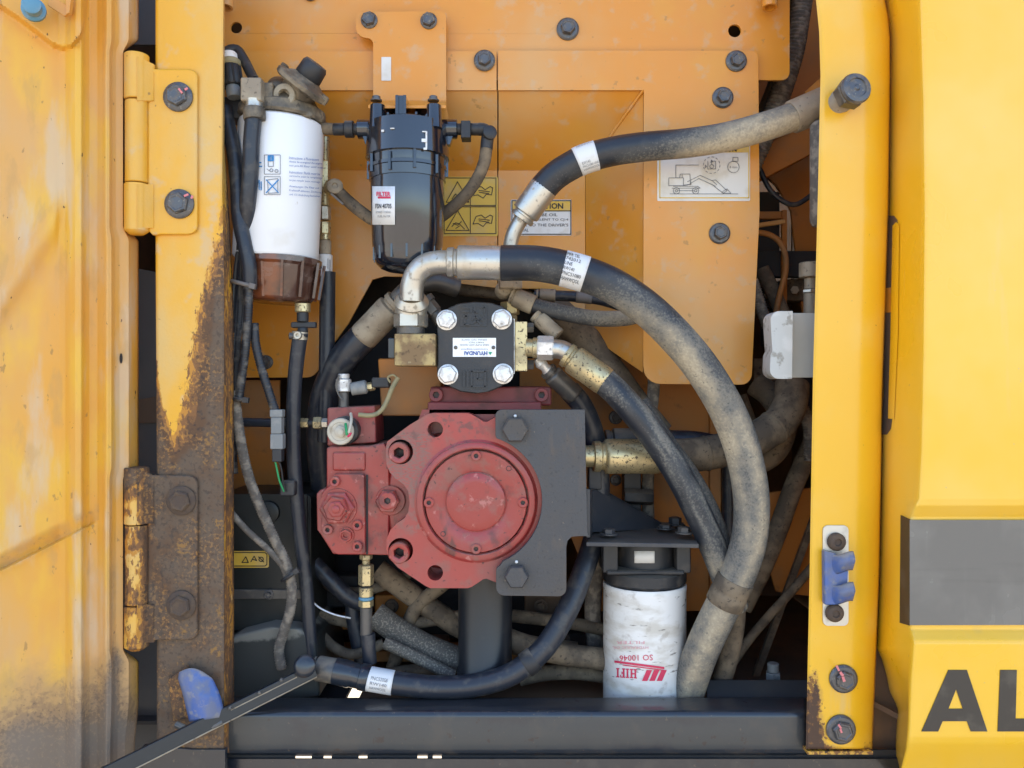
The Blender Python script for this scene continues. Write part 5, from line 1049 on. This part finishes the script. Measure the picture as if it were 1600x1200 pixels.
# horizontal pressure hoses on the right
W = lambda t, n: max(.001, .48 + .20 * mnoise.noise((t * 6, n.x * 2, n.z * 2)) + .12 * n.z)
ph, pts, k = hose('pressure_hose', 'wrapped dusty hose running right from a brass-coloured crimp behind the big hose', [(1028, 712, 150), (1070, 712, 152), (1110, 707, 156), (1150, 697, 160), (1190, 680, 168), (1218, 660, 180), (1234, 632, 196), (1238, 600, 214)], 26.5, 'hose_brown')
ferrule(ph, P(926, 713, 140), P(1032, 713, 150), 27 * k, 'brass_zinc')
g = G()
for x, y, d in ((1102, 708, 155), (1160, 693, 162), (1206, 669, 174)):
    g = G(); i = near(pts, x, y, d); ring_between(g, pts[i], pts[i + 1], [(0, 26.8 * k), (.2, 27.8 * k), (.8, 27.8 * k), (1, 26.8 * k)])
    obj('wrap_seam', g, 'hose_brown', ph)
g = G(); kk = K(140); ring_between(g, P(914, 713, 140), P(940, 713, 140), [(0, 17 * kk), (.6, 17 * kk), (.62, 21 * kk), (1, 21 * kk)]); obj('neck', g, 'brass_zinc', ph)
p2, pts, k = hose('rear_pressure_hose', 'black hose end above the brass-coloured crimp, wrapped and running to the right', [(1000, 690, 215), (1050, 690, 215), (1090, 692, 216), (1130, 700, 218)], 18, 'hose_dark'); ferrule(p2, P(945, 690, 210), P(1012, 690, 214), 21 * k, 'dark_steel'); hexnut(p2, P(915, 690, 208), P(935, 690, 208), 14 * k, 'black_matt'); 
ft = thing('pipe_fitting', 'black stub fitting with a hex plug just above the filter shelf', 'fitting', P(990, 770, 240))
g = G(); g.box(975, 738, 1002, 800, 240, 30); obj('body', g, 'black_matt', ft, bevel=2); hexnut(ft, P(975, 775, 236), P(1020, 777, 236), 15 * U, 'black_matt'); g = G(); g.box(920, 730, 940, 765, 150, 30); obj('stub', g, 'black_matt', ft, bevel=2)
# ------------------------------------------------------------------ left side hoses, looms and wires
vh, pts, k = hose('vertical_hose', 'straight black hose standing right of the white filter with a stack of pale fittings', [(512, 425, 180), (511, 520, 182), (510, 600, 184), (508, 690, 188)], 12.2, 'hose_dark')
stackv(vh, 508, 180, [('tee_body', 214, 252, 7, 'brass_zinc', 0), ('fitting', 252, 300, 8, 'brass_zinc', 1), ('fitting', 300, 322, 7, 'brass_zinc', 0), ('nut', 323, 344, 9, 'zinc', 1), ('nut', 347, 366, 9, 'brass_zinc', 1), ('collar', 366, 376, 8.5, 'brass_zinc', 0), ('ferrule', 376, 398, 9.5, 'dusty_steel', 0), ('sleeve_label', 398, 432, 11.5, 'label_white', 0), ('ferrule', 432, 438, 11.5, 'zinc', 0)])
g = G()
for i in range(4): strokes(g, [[(506 + i * 3.2, 404 + (i % 2) * 2), (506 + i * 3.2, 426 - (i % 3) * 3)]], 168.2, 1.1, z=0)
obj('print', g, 'ink_grey', vh)
bj, pts, k = hose('banjo_hose', 'short grey rubber hose from a brass banjo end to the black filter', [(528, 299, 165), (545, 315, 155), (563, 330, 145), (584, 344, 140), (610, 352, 140)], 9.5, 'hose_brown')
g = G(); g.lathe(P(524, 295, 165), (.15, -1, .2), [(0, 13 * U), (4 * U, 14 * U), (12 * U, 14 * U), (15 * U, 10 * U), (15 * U, 5 * U), (12 * U, 4 * U), (12 * U, 0)], 24); obj('banjo', g, 'dusty_steel', bj); g = G(); ring_between(g, P(512, 292, 172), P(520, 294, 168), [(0, 12 * U), (1, 12 * U)]); obj('neck', g, 'brass_zinc', bj)
g = G(); g.obox(P(527, 311, 150), (.75, 0, -.66), 28 * U, 3.5 * U, 5 * U); obj('clamp_screw', g, 'tie_grey', bj)
rh, pts, k = hose('filter_outlet_hose', 'grey dusty rubber hose dropping from the right elbow of the black filter', [(760, 230, 105), (757, 252, 107), (748, 275, 112), (734, 297, 118), (716, 316, 126), (690, 338, 140), (660, 358, 160)], 9.5, 'hose_brown')
ih, pts, k = hose('filter_inlet_hose', 'short grey hose pushed onto the left port of the black filter', [(494, 199, 112), (510, 201, 108), (528, 202, 105)], 9, 'hose_brown')
dh, pts, k = hose('drain_hose', 'thin black drain hose hanging from the amber bowl past the red regulator', [(470, 520, 96), (466, 545, 98), (461, 590, 102), (458, 650, 106), (459, 720, 112), (465, 790, 118), (472, 860, 124), (480, 930, 128), (487, 1030, 130)], 10.5, 'hose_dark', rfn=lambda t: 11.5 - 1.5 * t)
g = G(); ring_between(g, P(469, 518, 96), P(468, 530, 97), [(0, 12.2 * k), (1, 12.2 * k)]); obj('hose_clip', g, 'zinc', dh); g = G(); g.lathe(P(466, 524, 84), CAMW, [(0, 7 * U), (6 * U, 6 * U), (6 * U, 3 * U), (3 * U, 2.5 * U), (3 * U, 0)], 18); obj('clip_screw', g, 'zinc', dh); g = G(); g.lathe(P(458, 525, 90), (-1, -.2, 0), [(0, 5 * U), (6 * U, 6 * U), (7 * U, 3 * U), (7 * U, 0)], 12); obj('clip_ear', g, 'dark_steel', dh)
fh, pts, k = hose('fuel_hose', 'thick woven rubber hose hanging from the square tan nut in front of the white filter', [(397, 160, 34), (396, 185, 32), (393, 220, 32), (391, 270, 34), (387, 320, 40), (384, 370, 60), (378, 420, 80), (374, 470, 90), (372, 520, 92)], 12.5, 'hose_dark')
g = G(); g.box(375, 120, 408, 157, 22, 34); obj('nut', g, 'dusty_steel', fh, bevel=3); g = G(); g.box(404, 128, 426, 160, 40, 30); obj('banjo', g, 'primer_brown', fh, bevel=3)
g = G(); ring_between(g, P(397, 158, 34), P(397, 170, 33), [(0, 14 * k), (.3, 13 * k), (1, 13 * k)]); g2 = G(); ring_between(g2, P(397, 170, 33), P(398, 188, 32), [(0, 16 * k), (.2, 17 * k), (.8, 17 * k), (1, 16 * k)]); obj('neck', g, 'zinc', fh); obj('clip', g2, 'primer_brown', fh)
sh, pts, k = hose('smooth_hose', 'smooth black hose bulging along the post edge beside the white filter', [(352, 170, 70), (356, 195, 62), (366, 240, 54), (371, 290, 48), (374, 340, 44), (382, 380, 42), (389, 415, 42), (390, 452, 46)], 11.5, 'hose_dark')
sn = thing('sensor_plug', 'black ribbed sensor plug with a pale green seal beside the top of the post', 'plug', P(360, 140, 60))
axs = Vector((.16, -.1, -1)); k = K(70)
for nm, a, b, r, mt in (('cap', 0, 14, 13, 'canister_dirty'), ('seal', 12, 22, 17, 'wire_tan'), ('body', 21, 54, 15.5, 'black_matt'), ('tail', 54, 72, 11, 'connector_grey')):
    o_ = P(357, 84, 66) + axs.normalized() * a * k; g = G(); g.lathe(o_, axs, [(0, r * k * .9), (2 * k, r * k), ((b - a - 2) * k, r * k), ((b - a) * k, r * k * .9), ((b - a) * k, 0)], 22); obj(nm, g, mt, sn, ang=40)
g = G()
for i in range(12):
    a = 2 * math.pi * i / 12; e1 = Vector((1, 0, .16)).normalized(); e2 = axs.normalized().cross(e1); c_ = P(357, 84, 66) + axs.normalized() * 38 * k + (e1 * math.cos(a) + e2 * math.sin(a)) * 15.5 * k; g.obox(c_, axs, 30 * k, 2.5 * k, 2.5 * k)
obj('grip_rib', g, 'black_matt', sn, kind='stuff')
obj('cable', G().tube(spline([(346, 92, 70), (356, 80, 72), (370, 78, 76), (382, 95, 74), (392, 115, 66), (398, 126, 58)], 4), 8 * K(70), 16), 'black_matt', sn)
g = G(); g.box(345, 150, 378, 185, 74, 40); obj('bracket', g, 'black_matt', sn, bevel=4)
# corrugated looms
def loom(name, label, pts, r, mat='conduit', pitch=4.4, d_=.16):
    W_ = spline(pts, 1.5); t = thing(name, label, 'wire loom', W_[len(W_) // 2], 'ribbed wire looms'); k = sum(K(p[2]) for p in pts) / len(pts)
    Lp = [0]; 
    for a, b in zip(W_[:-1], W_[1:]): Lp.append(Lp[-1] + (b - a).length / U)
    T = Lp[-1]
    rad = lambda u: r * k * (1 - d_ * (.5 + .5 * math.copysign(abs(math.cos(2 * math.pi * u * T / pitch / 1.0)) ** .5, math.cos(2 * math.pi * u * T / pitch))))
    obj('conduit', G().tube(W_, rad, 12), mat, t, ang=180); return t, W_, k
loom('wire_loom', 'ribbed black loom hanging along the post from the upper cable tie', [(388, 440, 44), (388, 480, 46), (385, 530, 50), (379, 580, 54), (373, 624, 58)], 7.5)
loom('wire_loom', 'narrow ribbed blue-black loom ending at the grey connector', [(397, 505, 60), (400, 540, 60), (410, 580, 62), (421, 615, 64), (431, 645, 66)], 7.5)
lm, pts, k = loom('wire_loom', 'dusty long ribbed loom curving down in front of the black tank', [(366, 610, 60), (372, 660, 62), (380, 710, 66), (392, 755, 72), (410, 800, 80), (430, 845, 88), (447, 880, 94), (456, 920, 98), (453, 955, 100), (444, 985, 102), (436, 1015, 104), (440, 1045, 104)], 8.5, 'conduit_dust')
loom('wire_loom', 'thin ribbed loom slanting from the post edge to join the long dusty loom', [(356, 795, 60), (385, 828, 70), (415, 855, 82), (440, 882, 92), (449, 905, 98)], 5.5, 'conduit_dust', 3.6)
loom('wire_loom', 'second dark loom running straight down close against the rusty post', [(372, 340, 80), (376, 430, 82), (372, 520, 84), (366, 600, 84), (364, 680, 84), (366, 740, 84)], 6.5, 'conduit')
for nm, lbl, x, y, d, w_, ang_ in (('cable_tie', 'grey cable tie strapped round the looms beside the amber bowl', 378, 443, 32, 34, .25), ('cable_tie', 'black tie wrapped round the looms at the middle of the post', 372, 624, 46, 24, .1), ('cable_tie', 'dark tie where the two dusty looms meet in front of the black tank', 452, 900, 82, 26, -.6)):
    t = thing(nm, lbl, 'cable tie', P(x, y, d), 'cable ties'); g = G(); m_ = 'tie_grey' if y < 500 else 'black_matt'
    th_ = [i / 20 * 2 * math.pi for i in range(21)]; ca, sa = math.cos(ang_), math.sin(ang_)
    g.tube([P(x + w_ / 2 * math.cos(a) * ca, y + w_ / 2 * math.cos(a) * sa, d + 14 + 16 * math.sin(a)) for a in th_], 3.4 * U, 8); obj('strap', g, m_, t)
    g = G(); g.obox(P(x + w_ / 2 * ca, y + w_ / 2 * sa, d + 2), (ca, 0, -sa), 10 * U, 9 * U, 8 * U); obj('lock', g, m_, t, bevel=1)
cn = thing('connector', 'grey two-piece plug connector hanging on the blue-black loom, green wire below', 'connector', P(431, 685, 66))
for nm, a, b, w_, mt in (('latch', 640, 652, 20, 'connector_grey'), ('socket', 652, 678, 17, 'connector_grey'), ('plug', 678, 702, 20, 'connector_grey'), ('plug_tail', 702, 722, 15, 'black_matt')):
    g = G(); g.box(431 - w_ / 2 + (a - 640) * .02, a, 431 + w_ / 2 + (a - 640) * .02, b, 58, 18); obj(nm, g, mt, cn, bevel=1.6)
obj('wire', G().tube(spline([(430, 720, 66), (433, 735, 68), (437, 752, 72), (444, 768, 80)], 3), 1.6 * U, 8), 'wire_green', cn)
obj('wire', G().tube(spline([(436, 720, 68), (440, 735, 70), (442, 752, 74), (446, 768, 80)], 3), 1.6 * U, 8), 'ink', cn)
g = G(); g.box(436, 752, 460, 776, 84, 22); obj('boot', g, 'black_matt', cn, bevel=4)
bt = thing('air_tank', 'large black rounded tank with a yellow decal in the lower left of the bay', 'tank', P(400, 1040, 210))
g = G(); g.prism(rrect(338, 772, 486, 985, 10, (1, 1, 1, 1)), 165, 190); tk = obj('tank', g, 'tank_black', bt, bevel=10, seg=4)
dc_ = obj('decal', G().prism(rrect(352, 861, 420, 887, 3), 163.6, 1), 'label_yellow', bt, label='small yellow decal with black symbols')
obj('print', strokes(G(), [[(354, 863.5), (414, 863.5), (417, 866), (417, 882), (414, 884.5), (354, 884.5)], [(378, 879), (384, 870), (388, 879), (378, 879)], [(392, 878), (397, 869), (401, 876), (395, 874)], [*circ(408, 874, 3.5, 10), (411.5, 874)], [(404, 870), (412, 878)]], 163.6, 1.4), 'ink', dc_)
g = G(); g.box(336, 922, 488, 936, 160, 6); obj('strap', g, 'dark_steel', bt, bevel=1); g = G(); g.box(470, 772, 480, 985, 162, 6); obj('seam_rib', g, 'tank_black', bt, bevel=2)
for x_, y_ in ((420, 929), (478, 929)): flange_bolt(bt, x_, y_, 160, 8)
g = G(); g.lathe(P(420, 800, 164), CAMW, [(0, 20 * U), (6 * U, 19 * U), (8 * U, 14 * U), (8 * U, 0)], 32); obj('port_cap', g, 'tank_black', bt, ang=40)
g = G(); pts_ = [(338, 1010), (372, 992), (420, 980), (470, 984), (492, 1000), (500, 1090), (338, 1110)]; g.prism(pts_, 120, 220); g.a = [.9 if (p.z > P(0, 1000, 120).z) else .35 for p in g.v]; obj('mount_base', g, 'tank_black', bt, bevel=6)
# wires, sensor and small fittings over the regulator
wr_ = thing('solenoid_wire', 'tan sheathed wire curling from the solenoid up to the black plug', 'wire', P(600, 630, 100))
obj('sheath', G().tube(spline([(560, 648, 92), (580, 649, 94), (594, 643, 96), (604, 628, 98), (612, 608, 100), (622, 590, 104)], 3), 4 * U, 12), 'wire_tan', wr_)
obj('core', G().tube(spline([(548, 646, 80), (549, 655, 72), (547, 668, 66), (545, 676, 66)], 3), 2.6 * U, 10), 'solenoid_cream', wr_); obj('core', G().tube(spline([(540, 662, 72), (541, 670, 66), (542, 680, 66)], 3), 2.2 * U, 10), 'wire_green', wr_); obj('core', G().tube(spline([(543, 682, 66), (546, 680, 66), (548, 676, 68)], 2), 2.2 * U, 10), 'ink_red', wr_)
obj('core', G().tube(spline([(622, 592, 104), (614, 586, 104), (606, 590, 106), (610, 598, 106)], 2), 1.8 * U, 8), 'wire_tan', wr_)
ps = thing('pressure_sensor', 'shiny steel sensor head with a wire clip standing on the red valve block', 'sensor', P(537, 620, 130))
stackv(ps, 537, 130, [('cap', 584, 592, 9, 'zinc_bright', 0), ('head', 592, 612, 12, 'zinc_bright', 0), ('stem', 612, 640, 8, 'dark_steel', 0)])
g = G(); g.tube(spline([(530, 586, 116), (525, 602, 114), (530, 618, 114), (536, 626, 114)], 3), 1.6 * U, 8); obj('wire_clip', g, 'dark_steel', ps)
g = G(); ring_between(g, P(549, 608, 130), P(574, 604, 132), [(0, 11 * U), (.9, 12 * U), (1, 9 * U)]); obj('side_body', g, 'connector_grey', ps); g = G(); ring_between(g, P(572, 604, 130), P(586, 604, 130), [(0, 6 * U), (.5, 8 * U), (1, 6 * U)], 6); obj('side_neck', g, 'brass_zinc', ps)
g = G(); g.box(580, 590, 608, 606, 120, 24); obj('plug', g, 'black_matt', ps, bevel=3)
hf = thing('side_fitting', 'brass-coloured double hex fitting between the drain hose and the red valve block', 'fitting', P(490, 662, 130))
for a, b, r, mt, hx in ((470, 482, 8, 'brass_zinc', 1), (482, 490, 6, 'ink', 0), (490, 503, 10, 'brass_zinc', 1), (503, 513, 8, 'zinc', 1), (440, 470, 8, 'black_matt', 0)):
    g = G(); ring_between(g, P(a, 661, 130), P(b, 661, 130), [(0, r * .9 * K(130)), (.1, r * K(130)), (.9, r * K(130)), (1, r * .9 * K(130))], 6 if hx else 18, (), .3); obj('nut' if hx else 'tube', g, mt, hf, ang=28)
hose('cross_pipe', 'thin black pipe crossing level behind the grey connector', [(352, 659, 150), (400, 660, 148), (445, 661, 140)], 7, 'hose_dark', cat='pipe')

# ------------------------------------------------------------------ hoses in the dark under the pump
lowers = [('ribbed brown hose sagging under the pump to the right of the brass fitting', [(586, 960, 200), (620, 985, 196), (660, 1008, 194), (700, 1025, 196), (740, 1040, 200)], 20, 'braid'),
          ('dark hose crossing above the ribbed hose behind the pump pipe', [(590, 890, 240), (630, 920, 238), (680, 955, 236), (730, 985, 236), (800, 1005, 240), (900, 1020, 246)], 17, 'hose_brown'),
          ('tan dusty hose lying level under the pump towards the oil filter', [(760, 985, 170), (820, 1008, 168), (880, 1022, 168), (945, 1030, 172)], 17, 'hose_brown'),
          ('thin dark hose looping left of the brass fitting above the daylight gap', [(500, 990, 200), (520, 1010, 196), (545, 1022, 194), (570, 1018, 196), (600, 1005, 200)], 8, 'hose_brown'),
          ('slim upright dark hose behind the lower brass fitting', [(548, 930, 220), (552, 970, 218), (560, 1010, 216), (566, 1040, 214)], 11, 'hose_dark'),
          ('bundled dark hose descending past the tank corner', [(490, 880, 210), (520, 910, 206), (548, 935, 206), (580, 945, 212)], 13, 'hose_dark'),
          ('narrow dusty hose lying lowest on the bay floor', [(600, 1052, 180), (650, 1046, 182), (700, 1050, 186)], 8, 'hose_brown'),
          ('dark hose running down right beneath the slanted thick hose end', [(1150, 930, 150), (1148, 980, 150), (1135, 1040, 152), (1112, 1110, 156)], 15, 'hose_brown'),
          ('dusty hose slanting beside the pillar in the lower right shadow', [(1270, 690, 260), (1240, 760, 262), (1215, 830, 266), (1190, 890, 270), (1160, 950, 274)], 15, 'hose_brown'),
          ('vertical dark pipe standing right of the lower orange panel', [(1139, 600, 310), (1139, 720, 310), (1139, 860, 310), (1140, 1000, 310)], 11, 'hose_dark'),
          ('thick brown hose bent behind the white bracket lower end', [(1180, 600, 280), (1205, 620, 262), (1226, 660, 250), (1210, 705, 250), (1170, 730, 256)], 19, 'hose_brown')]
lowers += [('dusty rubber hose rising steeply between the brass fitting and the pump pipe', [(612, 1050, 230), (628, 1000, 226), (650, 950, 224), (690, 915, 228), (720, 890, 236)], 11, 'hose_brown'),
          ('corded grey hose crossing level low left of the pump pipe', [(500, 962, 236), (545, 972, 232), (600, 978, 230), (660, 972, 232), (720, 962, 236)], 9, 'hose_brown'),
          ('ribbed hose ducking under the sweeping black hose near the pump pipe', [(600, 1004, 150), (640, 1022, 150), (676, 1040, 152), (708, 1056, 156)], 9.5, 'braid'),
          ('brown pipe lying right of the pump pipe above the level tan hose', [(800, 962, 240), (850, 968, 238), (900, 975, 238), (950, 985, 240)], 10, 'hose_brown'),
          ('dusty hose sloping from behind the sweep hose to the oil filter foot', [(812, 1060, 200), (850, 1052, 198), (900, 1050, 196), (950, 1056, 196)], 12, 'hose_brown'),
          ('faint upright hose left of the oil filter head behind the sweep hose', [(936, 850, 250), (930, 900, 250), (926, 960, 250), (930, 1010, 250)], 13, 'conduit_dust'),
          ('thin dark hose arcing behind the red regulator foot', [(480, 845, 260), (500, 900, 256), (540, 925, 252), (600, 915, 256), (650, 890, 260)], 8, 'hose_brown'),
          ('slender pipe leaning behind the slanted thick hose end', [(1300, 850, 240), (1240, 920, 240), (1170, 1000, 236), (1110, 1090, 230)], 7, 'hose_brown'),
          ('broad dusty hose turning down in the shadow behind the big hose', [(1150, 620, 360), (1170, 680, 350), (1180, 760, 346), (1168, 850, 346), (1150, 930, 350)], 17, 'hose_brown'),
          ('two-bend dark hose passing behind the receiver and valve in the right gap', [(1190, 420, 360), (1214, 470, 350), (1236, 530, 346), (1240, 600, 350)], 12, 'hose_brown'),
          ('thin copper pipe hooking down the right gap above the white bracket', [(1160, 362, 330), (1200, 366, 330), (1222, 384, 326), (1228, 420, 324), (1216, 470, 326), (1208, 520, 328)], 4.5, 'deep_orange'),
          ('slack dark cable in the right gap level with the diagram sticker', [(1186, 262, 300), (1206, 300, 296), (1240, 320, 296), (1275, 300, 300)], 4, 'hose_dark'),
          ('fat dark hose end lying level behind the loop of thin hoses', [(720, 446, 300), (790, 456, 296), (850, 486, 290), (895, 540, 286)], 16, 'hose_brown')]
for lb_, pts_, r_, m_ in lowers: hose('low_hose' if pts_[0][1] > 850 else 'rear_hose', lb_, pts_, r_, m_, seg=18, group='dusty hoses deep in the bay')
wc = thing('steel_cable', 'thin bright steel cable arc hanging low beside the drain hose', 'cable', P(520, 960, 160)); obj('cable', G().tube(spline([(486, 938, 150), (500, 950, 150), (522, 960, 150), (548, 966, 152)], 3), 1.8 * U, 8), 'zinc_bright', wc)
cr = thing('cross_member', 'tan dusty frame cross member low in the bay behind the hoses', 'frame member', P(600, 980, 330))
g = G(); g.box(500, 970, 640, 984, 330, 60); obj('bar', g, 'deep_orange', cr, bevel=1); g = G(); g.box(480, 1018, 960, 1034, 320, 60); obj('bar', g, 'deep_orange', cr, bevel=1)
# ------------------------------------------------------------------ right gap beside the pillar
rg = thing('rear_bulkhead', 'rust-orange frame sheet with an angled brace in the right gap behind the pillar', 'frame', P(1240, 300, 450))
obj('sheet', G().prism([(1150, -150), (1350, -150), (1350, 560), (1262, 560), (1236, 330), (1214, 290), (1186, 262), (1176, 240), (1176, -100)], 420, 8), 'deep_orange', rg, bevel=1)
g = G(); p0, p1 = P(1180, 262, 330), P(1290, 205, 330); g.obox((p0 + p1) / 2, p1 - p0, (p1 - p0).length * 1.1, 56 * U, 30 * U); obj('brace', g, 'deep_orange', rg, bevel=2)
g = G(); p0, p1 = P(1262, 152, 250), P(1300, 118, 250); g.obox((p0 + p1) / 2, p1 - p0, (p1 - p0).length, 22 * U, 10 * U); obj('tab', g, 'inner_orange', rg, bevel=1)
g = G(); g.box(1182, 330, 1222, 342, 360, 12); obj('rod', g, 'deep_orange', rg, bevel=2); g = G(); p0, p1 = P(1180, 353, 340), P(1226, 346, 340); g.obox((p0 + p1) / 2, p1 - p0, (p1 - p0).length, 9 * U, 9 * U); obj('rod', g, 'inner_orange', rg, bevel=2)
g = G(); g.box(1222, 328, 1230, 480, 372, 10); obj('rod', g, 'deep_orange', rg, bevel=1)
g = G(); g.box(1176, 392, 1280, 432, 380, 30); obj('cross_plate', g, 'bay_black', rg, bevel=1)
g = G(); g.box(1186, 300, 1218, 395, 460, 20); obj('back_plate', g, 'slab_grey', rg)
loom('wire_loom', 'fat ribbed grey loom running down the gap at the top right', [(1262, -60, 250), (1250, 20, 250), (1240, 80, 250), (1222, 140, 252), (1204, 190, 256), (1182, 240, 262), (1160, 290, 268)], 17, 'conduit_dust', 7)
hose('loom_tail', 'smooth dark hose next to the fat ribbed loom in the top right gap', [(1242, -60, 290), (1240, 40, 290), (1214, 130, 292), (1190, 190, 296), (1168, 240, 300)], 14, 'hose_dark')
loom('wire_loom', 'ribbed grey loom bending past the lower end of the white bracket', [(1176, 440, 240), (1196, 500, 236), (1226, 570, 230), (1246, 620, 226), (1262, 660, 224), (1266, 720, 224)], 10, 'conduit_dust', 5)
ip = thing('inner_panel_scrap', 'orange-brown inner sheet glowing faintly low in the right gap', 'sheet', P(1235, 850, 340))
obj('sheet', G().prism([(1196, 770), (1290, 760), (1290, 935), (1212, 925), (1200, 880)], 330, 6), 'deep_orange', ip, bevel=2); g = G(); p0, p1 = P(1170, 1085, 300), P(1290, 760, 300); g.obox((p0 + p1) / 2, p1 - p0, (p1 - p0).length, 12 * U, 10 * U); obj('strut', g, 'hose_brown', ip)
vb = thing('valve_bank', 'dark dusty valve blocks with small hex plugs behind the right gap', 'valve bank', P(1220, 470, 420))
for i, (x0, y0, x1, y1) in enumerate(((1180, 440, 1222, 482), (1222, 436, 1262, 470), (1196, 484, 1240, 540), (1178, 560, 1220, 610), (1226, 560, 1268, 640))):
    g = G(); g.box(x0, y0, x1, y1, 400 + 10 * (i % 2), 40); obj('block', g, ('bay_black', 'hose_brown')[i % 2], vb, bevel=3); hexnut(vb, P((x0 + x1) / 2, (y0 + y1) / 2, 402), P((x0 + x1) / 2, (y0 + y1) / 2, 388), 9 * U, 'dusty_steel', 'plug', .4)
bkp = thing('pump_stand', 'dark cast mounting feet and bolts in the shade under the red pump', 'mounting', P(660, 960, 300))
for i, (x0, y0, x1, y1, m_) in enumerate(((500, 900, 560, 950, 'bay_black'), (585, 930, 640, 965, 'deep_orange'), (640, 1000, 700, 1030, 'bay_dark'), (820, 930, 900, 965, 'bay_dark'), (850, 990, 920, 1012, 'bay_black'), (905, 850, 940, 905, 'deep_orange'))):
    g = G(); g.box(x0, y0, x1, y1, 290 + 8 * i, 40); obj('foot', g, m_, bkp, bevel=4)
for x, y in ((845, 946), (612, 947), (664, 1014), (880, 1000)): flange_bolt(bkp, x, y, 286, 11, mat='bolt_rust')
rc = thing('receiver_can', 'narrow dusty grey canister hanging behind the pillar edge', 'canister', P(1276, 350, 70)); vcan('can', [(190, 0), (190, 12), (196, 17), (345, 17), (353, 13), (357, 0)], 'conduit_dust', rc, 1283, 80, 28)
rf = thing('valve_fitting', 'grey brass valve fitting with a ridged stem above the white bracket', 'valve', P(1268, 480, 150)); stackv(rf, 1266, 150, [('body', 410, 434, 17, 'dusty_steel', 0), ('stem', 434, 452, 9, 'dusty_steel', 0), ('nut', 452, 458, 12, 'zinc', 1), ('tail', 458, 500, 10, 'dusty_steel', 0)])
wb = thing('latch_bracket', 'pale grey plastic bracket with a worn rounded front edge beside the pillar', 'bracket', P(1240, 540, 60))
obj('side_plate', G().prism([(1234, 489), (1284, 489), (1284, 590), (1234, 590)], 66, 8), 'grey_smooth', wb, bevel=1)
g = G(); g.prism(arc(1218, 500, 14, 180, 270, 5) + [(1239, 486), (1238, 592)] + arc(1217, 578, 14, 90, 180, 5) + [(1204, 555), (1207, 548), (1206, 535)], 44, 40); obj('worn_edge', g, 'grey_plastic', wb, bevel=4)
bb = thing('floor_box', 'dark box and small pale plug on the bay floor right of the oil filter', 'box', P(1190, 1080, 150))
g = G(); g.hexa([P(1104, 1096, 100), P(1262, 1096, 100), P(1262, 1062, 130), P(1104, 1062, 130), P(1104, 1096, 200), P(1262, 1096, 200), P(1262, 1066, 210), P(1104, 1066, 210)]); obj('box', g, 'bay_black', bb, bevel=2); stackv(bb, 1208, 170, [('plug', 1036, 1050, 9, 'connector_grey', 0), ('plug_base', 1050, 1066, 12, 'connector_grey', 1)])
